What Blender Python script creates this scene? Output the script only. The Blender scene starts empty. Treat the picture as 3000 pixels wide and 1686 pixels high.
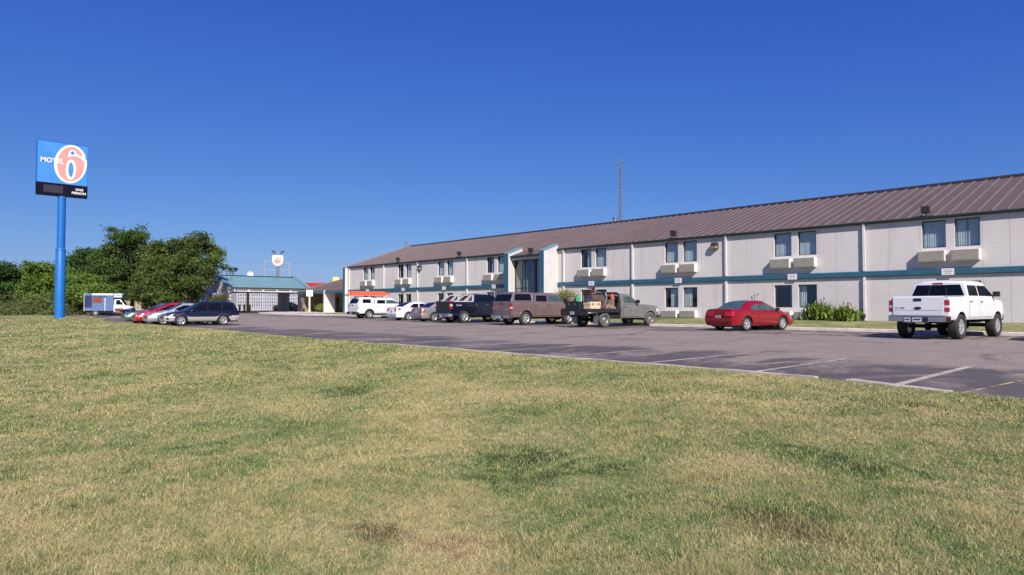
import bpy, bmesh, math, random
import numpy as np
from mathutils import Vector, Matrix
random.seed(7); RNG = np.random.default_rng(11)
SC = bpy.context.scene
COL = SC.collection
R = math.radians

# ------------------------------------------------------------------ materials
def nodes_of(name):
    m = bpy.data.materials.new(name); m.use_nodes = True
    nt = m.node_tree; return m, nt, nt.nodes, nt.links, nt.nodes['Principled BSDF']

def M(name, rgb, rough=.6, metal=0, var=.10, scale=2.0, bump=0, bscale=30, coat=0, spec=.5, stretch=None):
    """plain procedural surface: base colour broken up by two noises, optional bump"""
    m, nt, N, L, p = nodes_of(name)
    tc = N.new('ShaderNodeTexCoord')
    src = tc.outputs['Object']
    if stretch:
        mp = N.new('ShaderNodeMapping'); mp.inputs['Scale'].default_value = stretch
        L.new(src, mp.inputs[0]); src = mp.outputs[0]
    n1 = N.new('ShaderNodeTexNoise'); n1.inputs['Scale'].default_value = scale; n1.inputs['Detail'].default_value = 6
    n1.inputs['Roughness'].default_value = .65
    L.new(src, n1.inputs['Vector'])
    r = N.new('ShaderNodeMapRange'); r.inputs[1].default_value = .3; r.inputs[2].default_value = .7
    r.inputs[3].default_value = 1 - var; r.inputs[4].default_value = 1 + var * .6
    L.new(n1.outputs[0], r.inputs[0])
    mx = N.new('ShaderNodeVectorMath'); mx.operation = 'SCALE'
    mx.inputs[0].default_value = rgb; L.new(r.outputs[0], mx.inputs['Scale'])
    L.new(mx.outputs[0], p.inputs['Base Color'])
    p.inputs['Roughness'].default_value = rough; p.inputs['Metallic'].default_value = metal
    p.inputs['Specular IOR Level'].default_value = spec
    if coat:
        p.inputs['Coat Weight'].default_value = coat; p.inputs['Coat Roughness'].default_value = .06
    if bump:
        n2 = N.new('ShaderNodeTexNoise'); n2.inputs['Scale'].default_value = bscale; n2.inputs['Detail'].default_value = 4
        L.new(tc.outputs['Object'], n2.inputs['Vector'])
        b = N.new('ShaderNodeBump'); b.inputs['Strength'].default_value = bump; b.inputs['Distance'].default_value = .02
        L.new(n2.outputs[0], b.inputs['Height']); L.new(b.outputs[0], p.inputs['Normal'])
    return m

def paint(name, rgb, metal=0, rough=.32, dirt=.12):
    return M(name, rgb, rough, metal, dirt, 1.6, coat=.7)

def worn(name, paint_, under_):
    m, nt, N, L, p = nodes_of(name); g = N.new('ShaderNodeNewGeometry')
    n = noise(N, L, g.outputs['Position'], 6, 6, .75); n2 = noise(N, L, g.outputs['Position'], .7, 3)
    f = rng_(N, L, math_(N, L, 'ADD', n, math_(N, L, 'MULTIPLY', n2, .4)), .58, .76)
    L.new(mixc(N, L, f, under_, paint_), p.inputs['Base Color']); p.inputs['Roughness'].default_value = .85
    return m

def ramp(N, L, src, stops):
    r = N.new('ShaderNodeValToRGB')
    el = r.color_ramp.elements
    while len(el) < len(stops): el.new(.5)
    for e, (p, c) in zip(el, stops): e.position = p; e.color = (*c, 1) if len(c) == 3 else c
    L.new(src, r.inputs[0]); return r.outputs[0]

def noise(N, L, src, scale, detail=5, rough=.6, dist=0):
    n = N.new('ShaderNodeTexNoise'); n.inputs['Scale'].default_value = scale; n.inputs['Detail'].default_value = detail
    n.inputs['Roughness'].default_value = rough; n.inputs['Distortion'].default_value = dist
    L.new(src, n.inputs['Vector']); return n.outputs[0]

def mixc(N, L, fac, a, b, mode='MIX'):
    m = N.new('ShaderNodeMix'); m.data_type = 'RGBA'; m.blend_type = mode
    for s, v in ((m.inputs[0], fac), (m.inputs[6], a), (m.inputs[7], b)):
        if hasattr(v, 'links') or isinstance(v, bpy.types.NodeSocket): L.new(v, s)
        elif isinstance(v, (int, float)): s.default_value = v
        else: s.default_value = (*v, 1)
    return m.outputs[2]

def math_(N, L, op, a, b=None, clamp=False):
    m = N.new('ShaderNodeMath'); m.operation = op; m.use_clamp = clamp
    for i, v in enumerate((a, b)):
        if v is None: continue
        if isinstance(v, (int, float)): m.inputs[i].default_value = v
        else: L.new(v, m.inputs[i])
    return m.outputs[0]

def rng_(N, L, v, a, b, c=0., d=1.):
    r = N.new('ShaderNodeMapRange'); r.interpolation_type = 'SMOOTHSTEP'
    for i, x in enumerate((a, b, c, d)): r.inputs[i + 1].default_value = x
    L.new(v, r.inputs[0]); return r.outputs[0]

def lawn_colour(N, L):
    """patchy turf: green, olive and straw, by place on the lawn"""
    g = N.new('ShaderNodeNewGeometry'); P = g.outputs['Position']
    fl = N.new('ShaderNodeVectorMath'); fl.operation = 'MULTIPLY'; fl.inputs[1].default_value = (1, 1, 0)
    L.new(P, fl.inputs[0]); P = fl.outputs[0]
    n1 = noise(N, L, P, .33, 5, .6, .4)
    n2 = noise(N, L, P, 1.5, 6, .7, .8)
    n3 = noise(N, L, P, 7.0, 4, .7)
    a = math_(N, L, 'MULTIPLY', n1, .36); b = math_(N, L, 'MULTIPLY', n2, .40); c = math_(N, L, 'MULTIPLY', n3, .24)
    s = math_(N, L, 'ADD', math_(N, L, 'ADD', a, b), c)
    s = math_(N, L, 'ADD', math_(N, L, 'MULTIPLY', s, 1.15), -.075)
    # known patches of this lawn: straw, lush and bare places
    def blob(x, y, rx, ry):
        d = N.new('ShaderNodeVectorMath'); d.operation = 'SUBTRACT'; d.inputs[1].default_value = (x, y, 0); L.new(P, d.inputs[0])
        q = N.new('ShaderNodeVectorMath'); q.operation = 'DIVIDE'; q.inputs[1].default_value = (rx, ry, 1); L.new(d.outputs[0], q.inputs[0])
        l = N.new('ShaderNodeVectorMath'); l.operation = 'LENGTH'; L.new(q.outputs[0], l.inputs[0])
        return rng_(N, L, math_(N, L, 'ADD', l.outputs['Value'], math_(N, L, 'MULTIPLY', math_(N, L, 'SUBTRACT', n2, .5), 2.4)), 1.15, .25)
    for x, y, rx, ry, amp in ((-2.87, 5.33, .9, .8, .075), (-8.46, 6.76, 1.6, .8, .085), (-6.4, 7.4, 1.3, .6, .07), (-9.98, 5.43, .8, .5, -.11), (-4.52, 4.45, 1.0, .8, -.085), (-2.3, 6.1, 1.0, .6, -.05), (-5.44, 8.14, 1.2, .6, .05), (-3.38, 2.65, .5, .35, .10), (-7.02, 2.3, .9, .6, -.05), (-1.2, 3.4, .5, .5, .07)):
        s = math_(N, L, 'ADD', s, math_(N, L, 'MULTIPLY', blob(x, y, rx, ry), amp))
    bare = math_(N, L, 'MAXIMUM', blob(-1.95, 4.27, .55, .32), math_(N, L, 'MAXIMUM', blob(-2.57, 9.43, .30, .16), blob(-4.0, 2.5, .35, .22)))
    return ramp(N, L, s, [(.37, (.085, .125, .045)), (.415, (.150, .215, .075)), (.465, (.240, .285, .112)), (.515, (.335, .325, .155)), (.57, (.455, .40, .205)), (.625, (.51, .41, .235)), (.67, (.25, .16, .10))]), P, n2, n3, bare

def mat_lawn():
    m, nt, N, L, p = nodes_of('lawn_turf')
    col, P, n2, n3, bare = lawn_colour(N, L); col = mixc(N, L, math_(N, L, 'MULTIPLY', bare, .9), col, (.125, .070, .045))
    fine = noise(N, L, P, 60, 3, .7)
    col = mixc(N, L, 1, col, ramp(N, L, fine, [(.32, (.36, .37, .32)), (.5, (.78, .78, .76)), (.68, (1.12, 1.1, 1.02))]), 'MULTIPLY')
    mid = noise(N, L, P, 17, 3, .75)
    col = mixc(N, L, 1, col, ramp(N, L, mid, [(.35, (.62, .62, .6)), (.5, (.95, .95, .95)), (.66, (1.18, 1.16, 1.1))]), 'MULTIPLY')
    L.new(col, p.inputs['Base Color']); p.inputs['Roughness'].default_value = .95; p.inputs['Specular IOR Level'].default_value = .15
    b = N.new('ShaderNodeBump'); b.inputs['Strength'].default_value = .7; b.inputs['Distance'].default_value = .05
    h = math_(N, L, 'ADD', math_(N, L, 'MULTIPLY', fine, .4), math_(N, L, 'MULTIPLY', mid, .8))
    L.new(h, b.inputs['Height']); L.new(b.outputs[0], p.inputs['Normal'])
    return m

def mat_blades():
    m, nt, N, L, p = nodes_of('grass_blades')
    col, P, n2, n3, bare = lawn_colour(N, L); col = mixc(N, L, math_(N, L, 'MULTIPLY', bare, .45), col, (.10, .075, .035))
    at = N.new('ShaderNodeAttribute'); at.attribute_name = 'rnd'
    col = mixc(N, L, rng_(N, L, at.outputs['Fac'], .70, .96), col, (.52, .43, .24))
    v = ramp(N, L, at.outputs['Fac'], [(0, (.72, .75, .66)), (.4, (1.05, 1.08, 1.0)), (1, (1.3, 1.26, 1.12))])
    col = mixc(N, L, 1, col, v, 'MULTIPLY')
    L.new(col, p.inputs['Base Color']); p.inputs['Roughness'].default_value = .7; p.inputs['Specular IOR Level'].default_value = .25
    tr = N.new('ShaderNodeBsdfTranslucent'); L.new(col, tr.inputs[0])
    mx = N.new('ShaderNodeMixShader'); mx.inputs[0].default_value = .3
    L.new(p.outputs[0], mx.inputs[1]); L.new(tr.outputs[0], mx.inputs[2]); L.new(mx.outputs[0], N['Material Output'].inputs[0])
    return m

def mat_asphalt():
    m, nt, N, L, p = nodes_of('worn_asphalt')
    g = N.new('ShaderNodeNewGeometry'); P = g.outputs['Position']
    sp = N.new('ShaderNodeSeparateXYZ'); L.new(P, sp.inputs[0]); y = sp.outputs[1]
    big = noise(N, L, P, .12, 4, .6); med = noise(N, L, P, .8, 6, .7, .6); fine = noise(N, L, P, 45, 4, .7)
    mp = N.new('ShaderNodeMapping'); mp.inputs['Scale'].default_value = (.9, .35, 1); L.new(P, mp.inputs[0])
    pat = noise(N, L, mp.outputs[0], .55, 7, .66, 1.2)
    base = ramp(N, L, med, [(.3, (.222, .176, .148)), (.5, (.270, .217, .182)), (.7, (.315, .253, .210))])
    # sealed / oily dark patches lie in the stalls on both sides of the aisle
    near = math_(N, L, 'MULTIPLY', rng_(N, L, y, 17.8, 15.6), rng_(N, L, y, 9.0, 10.0))
    far = math_(N, L, 'MULTIPLY', rng_(N, L, y, 26.0, 28.6), rng_(N, L, y, 35.5, 33.5))
    mask = math_(N, L, 'ADD', math_(N, L, 'ADD', math_(N, L, 'MULTIPLY', near, .185), math_(N, L, 'MULTIPLY', rng_(N, L, y, 14.2, 12.2), .05)), math_(N, L, 'MULTIPLY', far, .15))
    dk = rng_(N, L, math_(N, L, 'ADD', math_(N, L, 'ADD', pat, math_(N, L, 'MULTIPLY', math_(N, L, 'SUBTRACT', med, .5), .25)), mask), .55, .72)
    col = mixc(N, L, math_(N, L, 'MULTIPLY', dk, .85), base, (.070, .061, .064))
    streak = N.new('ShaderNodeMapping'); streak.inputs['Scale'].default_value = (.08, 1.3, 1); L.new(P, streak.inputs[0])
    sk = noise(N, L, streak.outputs[0], 1.0, 5, .7)
    col = mixc(N, L, math_(N, L, 'MULTIPLY', rng_(N, L, sk, .56, .7), .45), col, (.105, .092, .098))
    lit = noise(N, L, P, 2.2, 6, .75, .5)
    kb = math_(N, L, 'MULTIPLY', rng_(N, L, y, 31.2, 32.4), rng_(N, L, lit, .44, .56))
    col = mixc(N, L, math_(N, L, 'MULTIPLY', kb, .8), col, (.085, .060, .042))
    vo = N.new('ShaderNodeTexVoronoi'); vo.feature = 'DISTANCE_TO_EDGE'; vo.inputs['Scale'].default_value = .32
    wp = N.new('ShaderNodeVectorMath'); wp.operation = 'ADD'
    sc = N.new('ShaderNodeVectorMath'); sc.operation = 'SCALE'; sc.inputs['Scale'].default_value = 1.4
    n4 = N.new('ShaderNodeTexNoise'); n4.inputs['Scale'].default_value = .8; n4.inputs['Detail'].default_value = 5; L.new(P, n4.inputs['Vector'])
    L.new(n4.outputs['Color'], sc.inputs[0]); L.new(P, wp.inputs[0]); L.new(sc.outputs[0], wp.inputs[1]); L.new(wp.outputs[0], vo.inputs['Vector'])
    crack = math_(N, L, 'MULTIPLY', rng_(N, L, vo.outputs['Distance'], .008, .0), rng_(N, L, med, .42, .58))
    col = mixc(N, L, math_(N, L, 'MULTIPLY', crack, .75), col, (.04, .035, .036))
    col = mixc(N, L, 1, col, ramp(N, L, fine, [(.3, (.82, .82, .82)), (.7, (1.14, 1.14, 1.14))]), 'MULTIPLY')
    L.new(col, p.inputs['Base Color']); p.inputs['Roughness'].default_value = .85; p.inputs['Specular IOR Level'].default_value = .3
    b = N.new('ShaderNodeBump'); b.inputs['Strength'].default_value = .35; b.inputs['Distance'].default_value = .012
    L.new(fine, b.inputs['Height']); L.new(b.outputs[0], p.inputs['Normal'])
    return m

def mat_leaf(name, dark, light, dry=None):
    m, nt, N, L, p = nodes_of(name)
    at = N.new('ShaderNodeAttribute'); at.attribute_name = 'rnd'
    tc = N.new('ShaderNodeTexCoord')
    n = noise(N, L, tc.outputs['Object'], .55, 4, .6)
    f = math_(N, L, 'ADD', math_(N, L, 'MULTIPLY', at.outputs['Fac'], .5), math_(N, L, 'MULTIPLY', n, .6))
    st = [(.22, dark), (.8, light)]
    if dry: st = [(.2, dark), (.62, light), (.86, dry)]
    col = ramp(N, L, f, st)
    L.new(col, p.inputs['Base Color']); p.inputs['Roughness'].default_value = .6; p.inputs['Specular IOR Level'].default_value = .3
    tr = N.new('ShaderNodeBsdfTranslucent'); L.new(col, tr.inputs[0])
    mx = N.new('ShaderNodeMixShader'); mx.inputs[0].default_value = .28
    L.new(p.outputs[0], mx.inputs[1]); L.new(tr.outputs[0], mx.inputs[2]); L.new(mx.outputs[0], N['Material Output'].inputs[0])
    return m

def mat_pane(name, tint=(.90, .94, .95), ior=1.55):
    m, nt, N, L, p = nodes_of(name)
    N.remove(p)
    t = N.new('ShaderNodeBsdfTransparent'); t.inputs[0].default_value = (*tint, 1)
    gl = N.new('ShaderNodeBsdfGlossy'); gl.inputs['Roughness'].default_value = .03
    tc = N.new('ShaderNodeTexCoord')
    b = N.new('ShaderNodeBump'); b.inputs['Strength'].default_value = .06; b.inputs['Distance'].default_value = .05
    L.new(noise(N, L, tc.outputs['Object'], 1.3, 2), b.inputs['Height']); L.new(b.outputs[0], gl.inputs['Normal'])
    ge = N.new('ShaderNodeNewGeometry'); dt = N.new('ShaderNodeVectorMath'); dt.operation = 'DOT_PRODUCT'
    L.new(ge.outputs['Incoming'], dt.inputs[0]); L.new(ge.outputs['Normal'], dt.inputs[1])
    gz = math_(N, L, 'SUBTRACT', 1, math_(N, L, 'ABSOLUTE', dt.outputs['Value']), True)
    f = math_(N, L, 'ADD', math_(N, L, 'MULTIPLY', math_(N, L, 'POWER', gz, 4), .9), .13, True)
    mx = N.new('ShaderNodeMixShader'); L.new(f, mx.inputs[0]); L.new(t.outputs[0], mx.inputs[1]); L.new(gl.outputs[0], mx.inputs[2])
    L.new(mx.outputs[0], N['Material Output'].inputs[0])
    return m

def mat_wall():
    m, nt, N, L, p = nodes_of('cream_stucco')
    tc = N.new('ShaderNodeTexCoord'); P = tc.outputs['Object']
    mp = N.new('ShaderNodeMapping'); mp.inputs['Scale'].default_value = (1.6, 1.6, .12); L.new(P, mp.inputs[0])
    st = noise(N, L, mp.outputs[0], 1.2, 6, .7)
    bl = noise(N, L, P, .35, 5, .6)
    fi = noise(N, L, P, 40, 3)
    col = ramp(N, L, bl, [(.3, (.585, .545, .520)), (.7, (.645, .610, .585))])
    col = mixc(N, L, math_(N, L, 'MULTIPLY', rng_(N, L, st, .52, .72), .50), col, (.42, .37, .35))
    bk = N.new('ShaderNodeTexBrick'); bk.inputs['Scale'].default_value = 1; bk.offset = .5
    bk.inputs['Color1'].default_value = (1, 1, 1, 1); bk.inputs['Color2'].default_value = (.985, .985, .985, 1); bk.inputs['Mortar'].default_value = (.95, .95, .95, 1)
    bk.inputs['Mortar Size'].default_value = .012; bk.inputs['Brick Width'].default_value = .42; bk.inputs['Row Height'].default_value = .205
    mq = N.new('ShaderNodeMapping'); mq.inputs['Rotation'].default_value = (R(90), 0, 0); L.new(P, mq.inputs[0]); L.new(mq.outputs[0], bk.inputs['Vector'])
    col = mixc(N, L, 1, col, bk.outputs[0], 'MULTIPLY')
    L.new(col, p.inputs['Base Color']); p.inputs['Roughness'].default_value = .9; p.inputs['Specular IOR Level'].default_value = .2
    b = N.new('ShaderNodeBump'); b.inputs['Strength'].default_value = .25; b.inputs['Distance'].default_value = .01
    L.new(fi, b.inputs['Height']); L.new(b.outputs[0], p.inputs['Normal'])
    return m

X = dict(
    lawn=mat_lawn(), blade=mat_blades(), asphalt=mat_asphalt(), wall=mat_wall(),
    field=M('field_dirt', (.22, .20, .11), .95, var=.35, scale=.05),
    concrete=M('kerb_concrete', (.60, .53, .47), .9, var=.3, scale=2.5, bump=.2),
    stripe=worn('faded_road_paint', (.47, .40, .325), (.20, .165, .15)),
    ystripe=worn('faded_yellow_paint', (.46, .36, .13), (.16, .135, .12)), oldkerb=M('old_kerb_concrete', (.47, .42, .355), .92, var=.35, scale=3, bump=.3),
    roof=M('brown_metal_roof', (.122, .088, .083), .6, .0, .16, .5, stretch=(1, .15, .15), spec=.2),
    roofrib=M('sunlit_roof_rib', (.160, .120, .114), .55, var=.2, scale=.8),  # lighter copy of the roof brown: sunlight on the ribs put into colour
    roofd=M('dark_brown_trim', (.035, .03, .033), .5),
    teal=M('teal_painted_metal', (.032, .112, .172), .5, var=.22, scale=.8),
    tealroof=M('green_metal_roof', (.150, .270, .310), .6, var=.12, scale=.7),
    tealdark=M('dark_teal_gutter', (.018, .042, .048), .4),
    white=M('white_paint', (.68, .65, .64), .6, var=.08),
    cream=M('cream_paint', (.60, .565, .54), .75, var=.1),
    seam=M('panel_joint', (.40, .36, .34), .9),
    black=M('black_plastic', (.018, .018, .02), .55),
    rubber=M('tyre_rubber', (.032, .030, .030), .85, var=.25, scale=6, bump=.2),
    dustyrub=M('dusty_tyre', (.10, .088, .078), .9, var=.25, scale=6),
    alloy=M('alloy_rim', (.64, .64, .64), .32, .6, .1),
    chrome=M('chrome', (.66, .66, .68), .16, 1, .05),
    darkrim=M('dark_wheel_hub', (.05, .05, .052), .5, .3),
    steel=M('dull_steel', (.33, .33, .34), .45, .7, .15),
    under=M('underbody', (.010, .010, .011), .9),
    cglass=M('tinted_car_glass', (.006, .008, .014), .05, var=0, spec=.12),
    aglass=M('green_car_glass', (.055, .095, .095), .05, var=.45, scale=4, spec=.25),
    wframe=M('bronze_window_frame', (.022, .030, .036), .4),
    curtain=M('pale_curtain', (.44, .50, .50), .9, var=.06),
    bluecurtain=M('blue_curtain', (.10, .18, .30), .9, var=.1),
    room=M('dim_room_interior', (.16, .15, .14), .9),
    acgrille=M('air_conditioner_grille', (.42, .385, .31), .6, var=.1),
    acside=M('air_conditioner_case', (.76, .73, .70), .55, var=.07),
    tail=M('red_tail_lens', (.40, .012, .016), .12, var=.15, coat=.6),
    clearlens=M('clear_lens', (.62, .62, .60), .1, var=.1, coat=.6),
    amber=M('amber_lens', (.62, .22, .03), .2),
    plate=M('licence_plate', (.50, .52, .58), .45, var=.25, scale=14),
    pole=M('blue_sign_pole', (.012, .145, .47), .42, var=.1),
    signblue=M('sign_blue_face', (.060, .250, .62), .35, var=.16, scale=.7),
    signred=M('sign_red_face', (.80, .30, .27), .4, var=.18, scale=.6),
    signwhite=M('sign_white_face', (.80, .78, .78), .4, var=.05),
    signnavy=M('sign_black_board', (.006, .006, .022), .7, spec=.08),
    led=M('led_panel', (.045, .038, .055), .7, spec=.1),
    trunk=M('bark', (.085, .065, .05), .95, var=.3, scale=5, bump=.4),
    pane=mat_pane('window_pane'), darkpane=mat_pane('entrance_pane', (.55, .62, .62)),
    bagdark=M('dark_canvas', (.022, .020, .019), .95, var=.4, scale=6),
    darksteel=M('weathered_dark_steel', (.15, .17, .22), .6, .2),
    orange=M('orange_fibreglass', (.80, .12, .035), .5, var=.1),
    yellow=M('yellow_paint', (.72, .58, .14), .6, var=.15),
    paleyellow=M('pale_yellow_post', (.70, .62, .36), .6, var=.1),
    alum=M('mill_aluminium', (.66, .67, .70), .42, .35, .12),
    slot=M('shadowed_slot', (.10, .09, .12), .9),
    dullred=M('faded_red_plastic', (.085, .012, .010), .8, var=.3, scale=8),
    red=M('red_fascia', (.40, .008, .016), .5),
    lamp=M('floodlight_housing', (.035, .030, .028), .5),
    lens=M('lamp_lens', (.42, .33, .17), .3),
    wood=M('tan_chest_plastic', (.66, .54, .34), .7, var=.2, scale=5),
    coping=M('weathered_coping', (.30, .25, .235), .6),
    tealcap=M('pale_teal_coping', (.16, .28, .33), .5),
    rust=M('rusty_brown_steel', (.13, .075, .055), .8, var=.5, scale=5),
    rust2=M('muddy_machine', (.22, .15, .10), .85, var=.5, scale=8),
    green=M('green_plastic', (.03, .42, .24), .5),
    navycloth=M('navy_cloth', (.02, .025, .07), .95, var=.3, scale=8),
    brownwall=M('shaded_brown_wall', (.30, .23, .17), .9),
    tan=M('tan_stucco', (.52, .40, .26), .9, var=.15),
)
LEAF = dict(
    dark=mat_leaf('elm_leaves', (.012, .036, .009), (.095, .155, .030), (.17, .185, .055)),
    olive=mat_leaf('olive_leaves', (.014, .040, .008), (.110, .165, .030), (.19, .19, .055)),
    bright=mat_leaf('bright_leaves', (.030, .070, .010), (.170, .265, .040), (.25, .30, .06)),
    deep=mat_leaf('deep_leaves', (.016, .046, .014), (.090, .165, .042)),
    brush=mat_leaf('wild_brush', (.024, .050, .012), (.150, .190, .052), (.27, .21, .10)),
    canna=mat_leaf('broad_leaves', (.034, .090, .012), (.25, .34, .05), (.42, .43, .12)),
    myrtle=mat_leaf('myrtle_leaves', (.035, .050, .015), (.12, .13, .03), (.19, .10, .05)),
    pale=mat_leaf('pale_shrub_leaves', (.15, .16, .05), (.34, .33, .13)),
)

# ------------------------------------------------------------------ mesh helpers
class MB:
    def __init__(s): s.v = []; s.f = []; s.m = []
    def add(s, vs, fs, m=0):
        o = len(s.v); s.v += [tuple(v) for v in vs]; s.f += [tuple(o + i for i in f) for f in fs]; s.m += [m] * len(fs); return s
    def box(s, x0, x1, y0, y1, z0, z1, m=0):
        return s.add([(x0, y0, z0), (x1, y0, z0), (x1, y1, z0), (x0, y1, z0), (x0, y0, z1), (x1, y0, z1), (x1, y1, z1), (x0, y1, z1)],
                     [(0, 3, 2, 1), (4, 5, 6, 7), (0, 1, 5, 4), (1, 2, 6, 5), (2, 3, 7, 6), (3, 0, 4, 7)], m)
    def prism(s, lo, hi, m=0):
        """two matching rings of 3-D points joined into a solid"""
        n = len(lo)
        return s.add(list(lo) + list(hi), [tuple(range(n - 1, -1, -1)), tuple(range(n, 2 * n))] + [(i, (i + 1) % n, n + (i + 1) % n, n + i) for i in range(n)], m)
    def ext(s, pts, axis, a, b, m=0):
        def p(u, v, w): return {'x': (w, u, v), 'y': (u, w, v), 'z': (u, v, w)}[axis]
        return s.prism([p(u, v, a) for u, v in pts], [p(u, v, b) for u, v in pts], m)
    def tube(s, pts, r, n=8, m=0, r1=None, cap=True):
        pts = [Vector(p) for p in pts]; k = len(pts); rings = []
        for i, p in enumerate(pts):
            d = (pts[min(i + 1, k - 1)] - pts[max(i - 1, 0)]).normalized()
            a = d.orthogonal().normalized() if abs(d.z) > .9 else d.cross(Vector((0, 0, 1))).normalized()
            b = d.cross(a); rr = r if r1 is None else r + (r1 - r) * i / max(1, k - 1)
            rings.append([p + (a * math.cos(2 * math.pi * j / n) + b * math.sin(2 * math.pi * j / n)) * rr for j in range(n)])
        vs = [v for q in rings for v in q]; fs = []
        for i in range(k - 1):
            for j in range(n):
                fs.append((i * n + j, i * n + (j + 1) % n, (i + 1) * n + (j + 1) % n, (i + 1) * n + j))
        if cap: fs += [tuple(range(n - 1, -1, -1)), tuple((k - 1) * n + j for j in range(n))]
        return s.add(vs, fs, m)
    def lathe(s, prof, n=24, axis='z', c=(0, 0, 0), m=0, closed=False):
        vs = []
        for r, h in prof:
            for j in range(n):
                a = 2 * math.pi * j / n; u, v = r * math.cos(a), r * math.sin(a)
                q = {'z': (u, v, h), 'y': (u, h, v), 'x': (h, u, v)}[axis]
                vs.append((c[0] + q[0], c[1] + q[1], c[2] + q[2]))
        k = len(prof); fs = []
        for i in range(k if closed else k - 1):
            i2 = (i + 1) % k
            for j in range(n): fs.append((i * n + j, i * n + (j + 1) % n, i2 * n + (j + 1) % n, i2 * n + j))
        if not closed:
            fs += [tuple(range(n)), tuple((k - 1) * n + j for j in range(n))]
        return s.add(vs, fs, m)
    def mesh(s, name, mats, smooth=None, clean=False, bevel=0):
        me = bpy.data.meshes.new(name); me.from_pydata(s.v, [], s.f)
        if not isinstance(mats, (list, tuple)): mats = [mats]
        for q in mats: me.materials.append(q)
        me.polygons.foreach_set('material_index', [min(i, len(mats) - 1) for i in s.m])
        bm = bmesh.new(); bm.from_mesh(me)
        if clean:
            bmesh.ops.remove_doubles(bm, verts=bm.verts, dist=.0008)
            bmesh.ops.dissolve_degenerate(bm, dist=.0008, edges=bm.edges)
        bmesh.ops.recalc_face_normals(bm, faces=bm.faces)
        if bevel:
            ed = [e for e in bm.edges if len(e.link_faces) == 2 and e.calc_face_angle(0) > .6]
            bmesh.ops.bevel(bm, geom=ed, offset=bevel, segments=2, profile=.6, affect='EDGES', clamp_overlap=True)
        bm.to_mesh(me); bm.free()
        if smooth:
            me.polygons.foreach_set('use_smooth', [True] * len(me.polygons)); me.set_sharp_from_angle(angle=R(smooth))
        return me
    def obj(s, name, mats, parent=None, smooth=None, clean=False, bevel=0, loc=(0, 0, 0), rot=0):
        o = bpy.data.objects.new(name, s.mesh(name, mats, smooth, clean, bevel)); COL.objects.link(o)
        o.location = loc; o.rotation_euler = (0, 0, rot)
        if parent: o.parent = parent
        return o

def place(name, me, parent=None, loc=(0, 0, 0), rot=(0, 0, 0)):
    o = bpy.data.objects.new(name, me); COL.objects.link(o); o.location = loc; o.rotation_euler = rot
    if parent: o.parent = parent
    return o
def tag(o, label, cat, group=None):
    o['label'] = label; o['category'] = cat
    if group: o['group'] = group
    return o
def thing(name, label, cat, loc=(0, 0, 0), rot=0, group=None):
    o = bpy.data.objects.new(name, None); COL.objects.link(o); o.empty_display_size = .3
    o.location = loc; o.rotation_euler = (0, 0, rot); return tag(o, label, cat, group)
def kind(o, k='structure'): o['kind'] = k; return o
def copy_tree(o, parent=None):
    c = o.copy(); COL.objects.link(c); c.parent = parent
    for ch in list(o.children): copy_tree(ch, c)
    return c

def text_mb(mb, body, m, fit, fn, bold=0):
    """flat lettering fitted into fit=(u0,u1,v0,v1); fn maps (u,v)->xyz"""
    cu = bpy.data.curves.new('lettering', 'FONT'); cu.body = body; cu.offset = bold; cu.resolution_u = 3
    o = bpy.data.objects.new('lettering', cu); COL.objects.link(o)
    dg = bpy.context.evaluated_depsgraph_get(); me = bpy.data.meshes.new_from_object(o.evaluated_get(dg))
    vs = [v.co.copy() for v in me.vertices]; fs = [tuple(p.vertices) for p in me.polygons]
    bpy.data.objects.remove(o); bpy.data.curves.remove(cu); bpy.data.meshes.remove(me)
    if not vs: return mb
    x0 = min(v.x for v in vs); x1 = max(v.x for v in vs); y0 = min(v.y for v in vs); y1 = max(v.y for v in vs)
    u0, u1, v0, v1 = fit
    return mb.add([fn(u0 + (v.x - x0) / (x1 - x0) * (u1 - u0), v0 + (v.y - y0) / (y1 - y0) * (v1 - v0)) for v in vs], fs, m)

def ss(a, b, x):
    t = min(1, max(0, (x - a) / (b - a))); return t * t * (3 - 2 * t)
def lerp(pts, x):
    if x <= pts[0][0]: return pts[0][1]
    for (a, u), (b, v) in zip(pts, pts[1:]):
        if x <= b: return u + (v - u) * (x - a) / (b - a) if b > a else v
    return pts[-1][1]

# ------------------------------------------------------------------ ground heights
def asph(x, y): return ss(17, 28, y) * (.1 + .2 * ss(35, 62, -x) + .1 * ss(62, 85, -x))
EDGE = [(-140, 15.4), (-76, 15.2), (-66, 13.0), (-58, 12.3), (-44, 12.35), (-34, 12.2), (-27, 11.6), (-5, 11.5), (-2.9, 11.05), (0, 10.75), (40, 10.2)]
def edge(x): return lerp(EDGE, x)
def lawn_z(x, y):
    d = edge(x) - y
    w = .030 * math.sin(x * .41 + 1.3) * math.sin(y * .52 + .4) + .018 * math.sin(x * 1.1 + y * .9)
    return .075 - .34 * ss(0, 10, d) * (1 - .75 * ss(25, 60, -x)) + .03 * ss(50, 78, -x) * ss(0, 3, d) + w * ss(0, 2.5, d)
# ------------------------------------------------------------------ the setting
def grid(name, mat, xs, ysf, zf, n, k='structure'):
    vs = []; fs = []
    for i, x in enumerate(xs):
        y0, y1 = ysf(x)
        for j in range(n + 1):
            t = j / n; y = y0 + (y1 - y0) * t; vs.append((x, y, zf(x, y)))
    for i in range(len(xs) - 1):
        for j in range(n):
            a = i * (n + 1) + j; fs.append((a, a + n + 1, a + n + 2, a + 1))
    mb = MB().add(vs, fs); return kind(mb.obj(name, mat, smooth=60), k)

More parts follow.
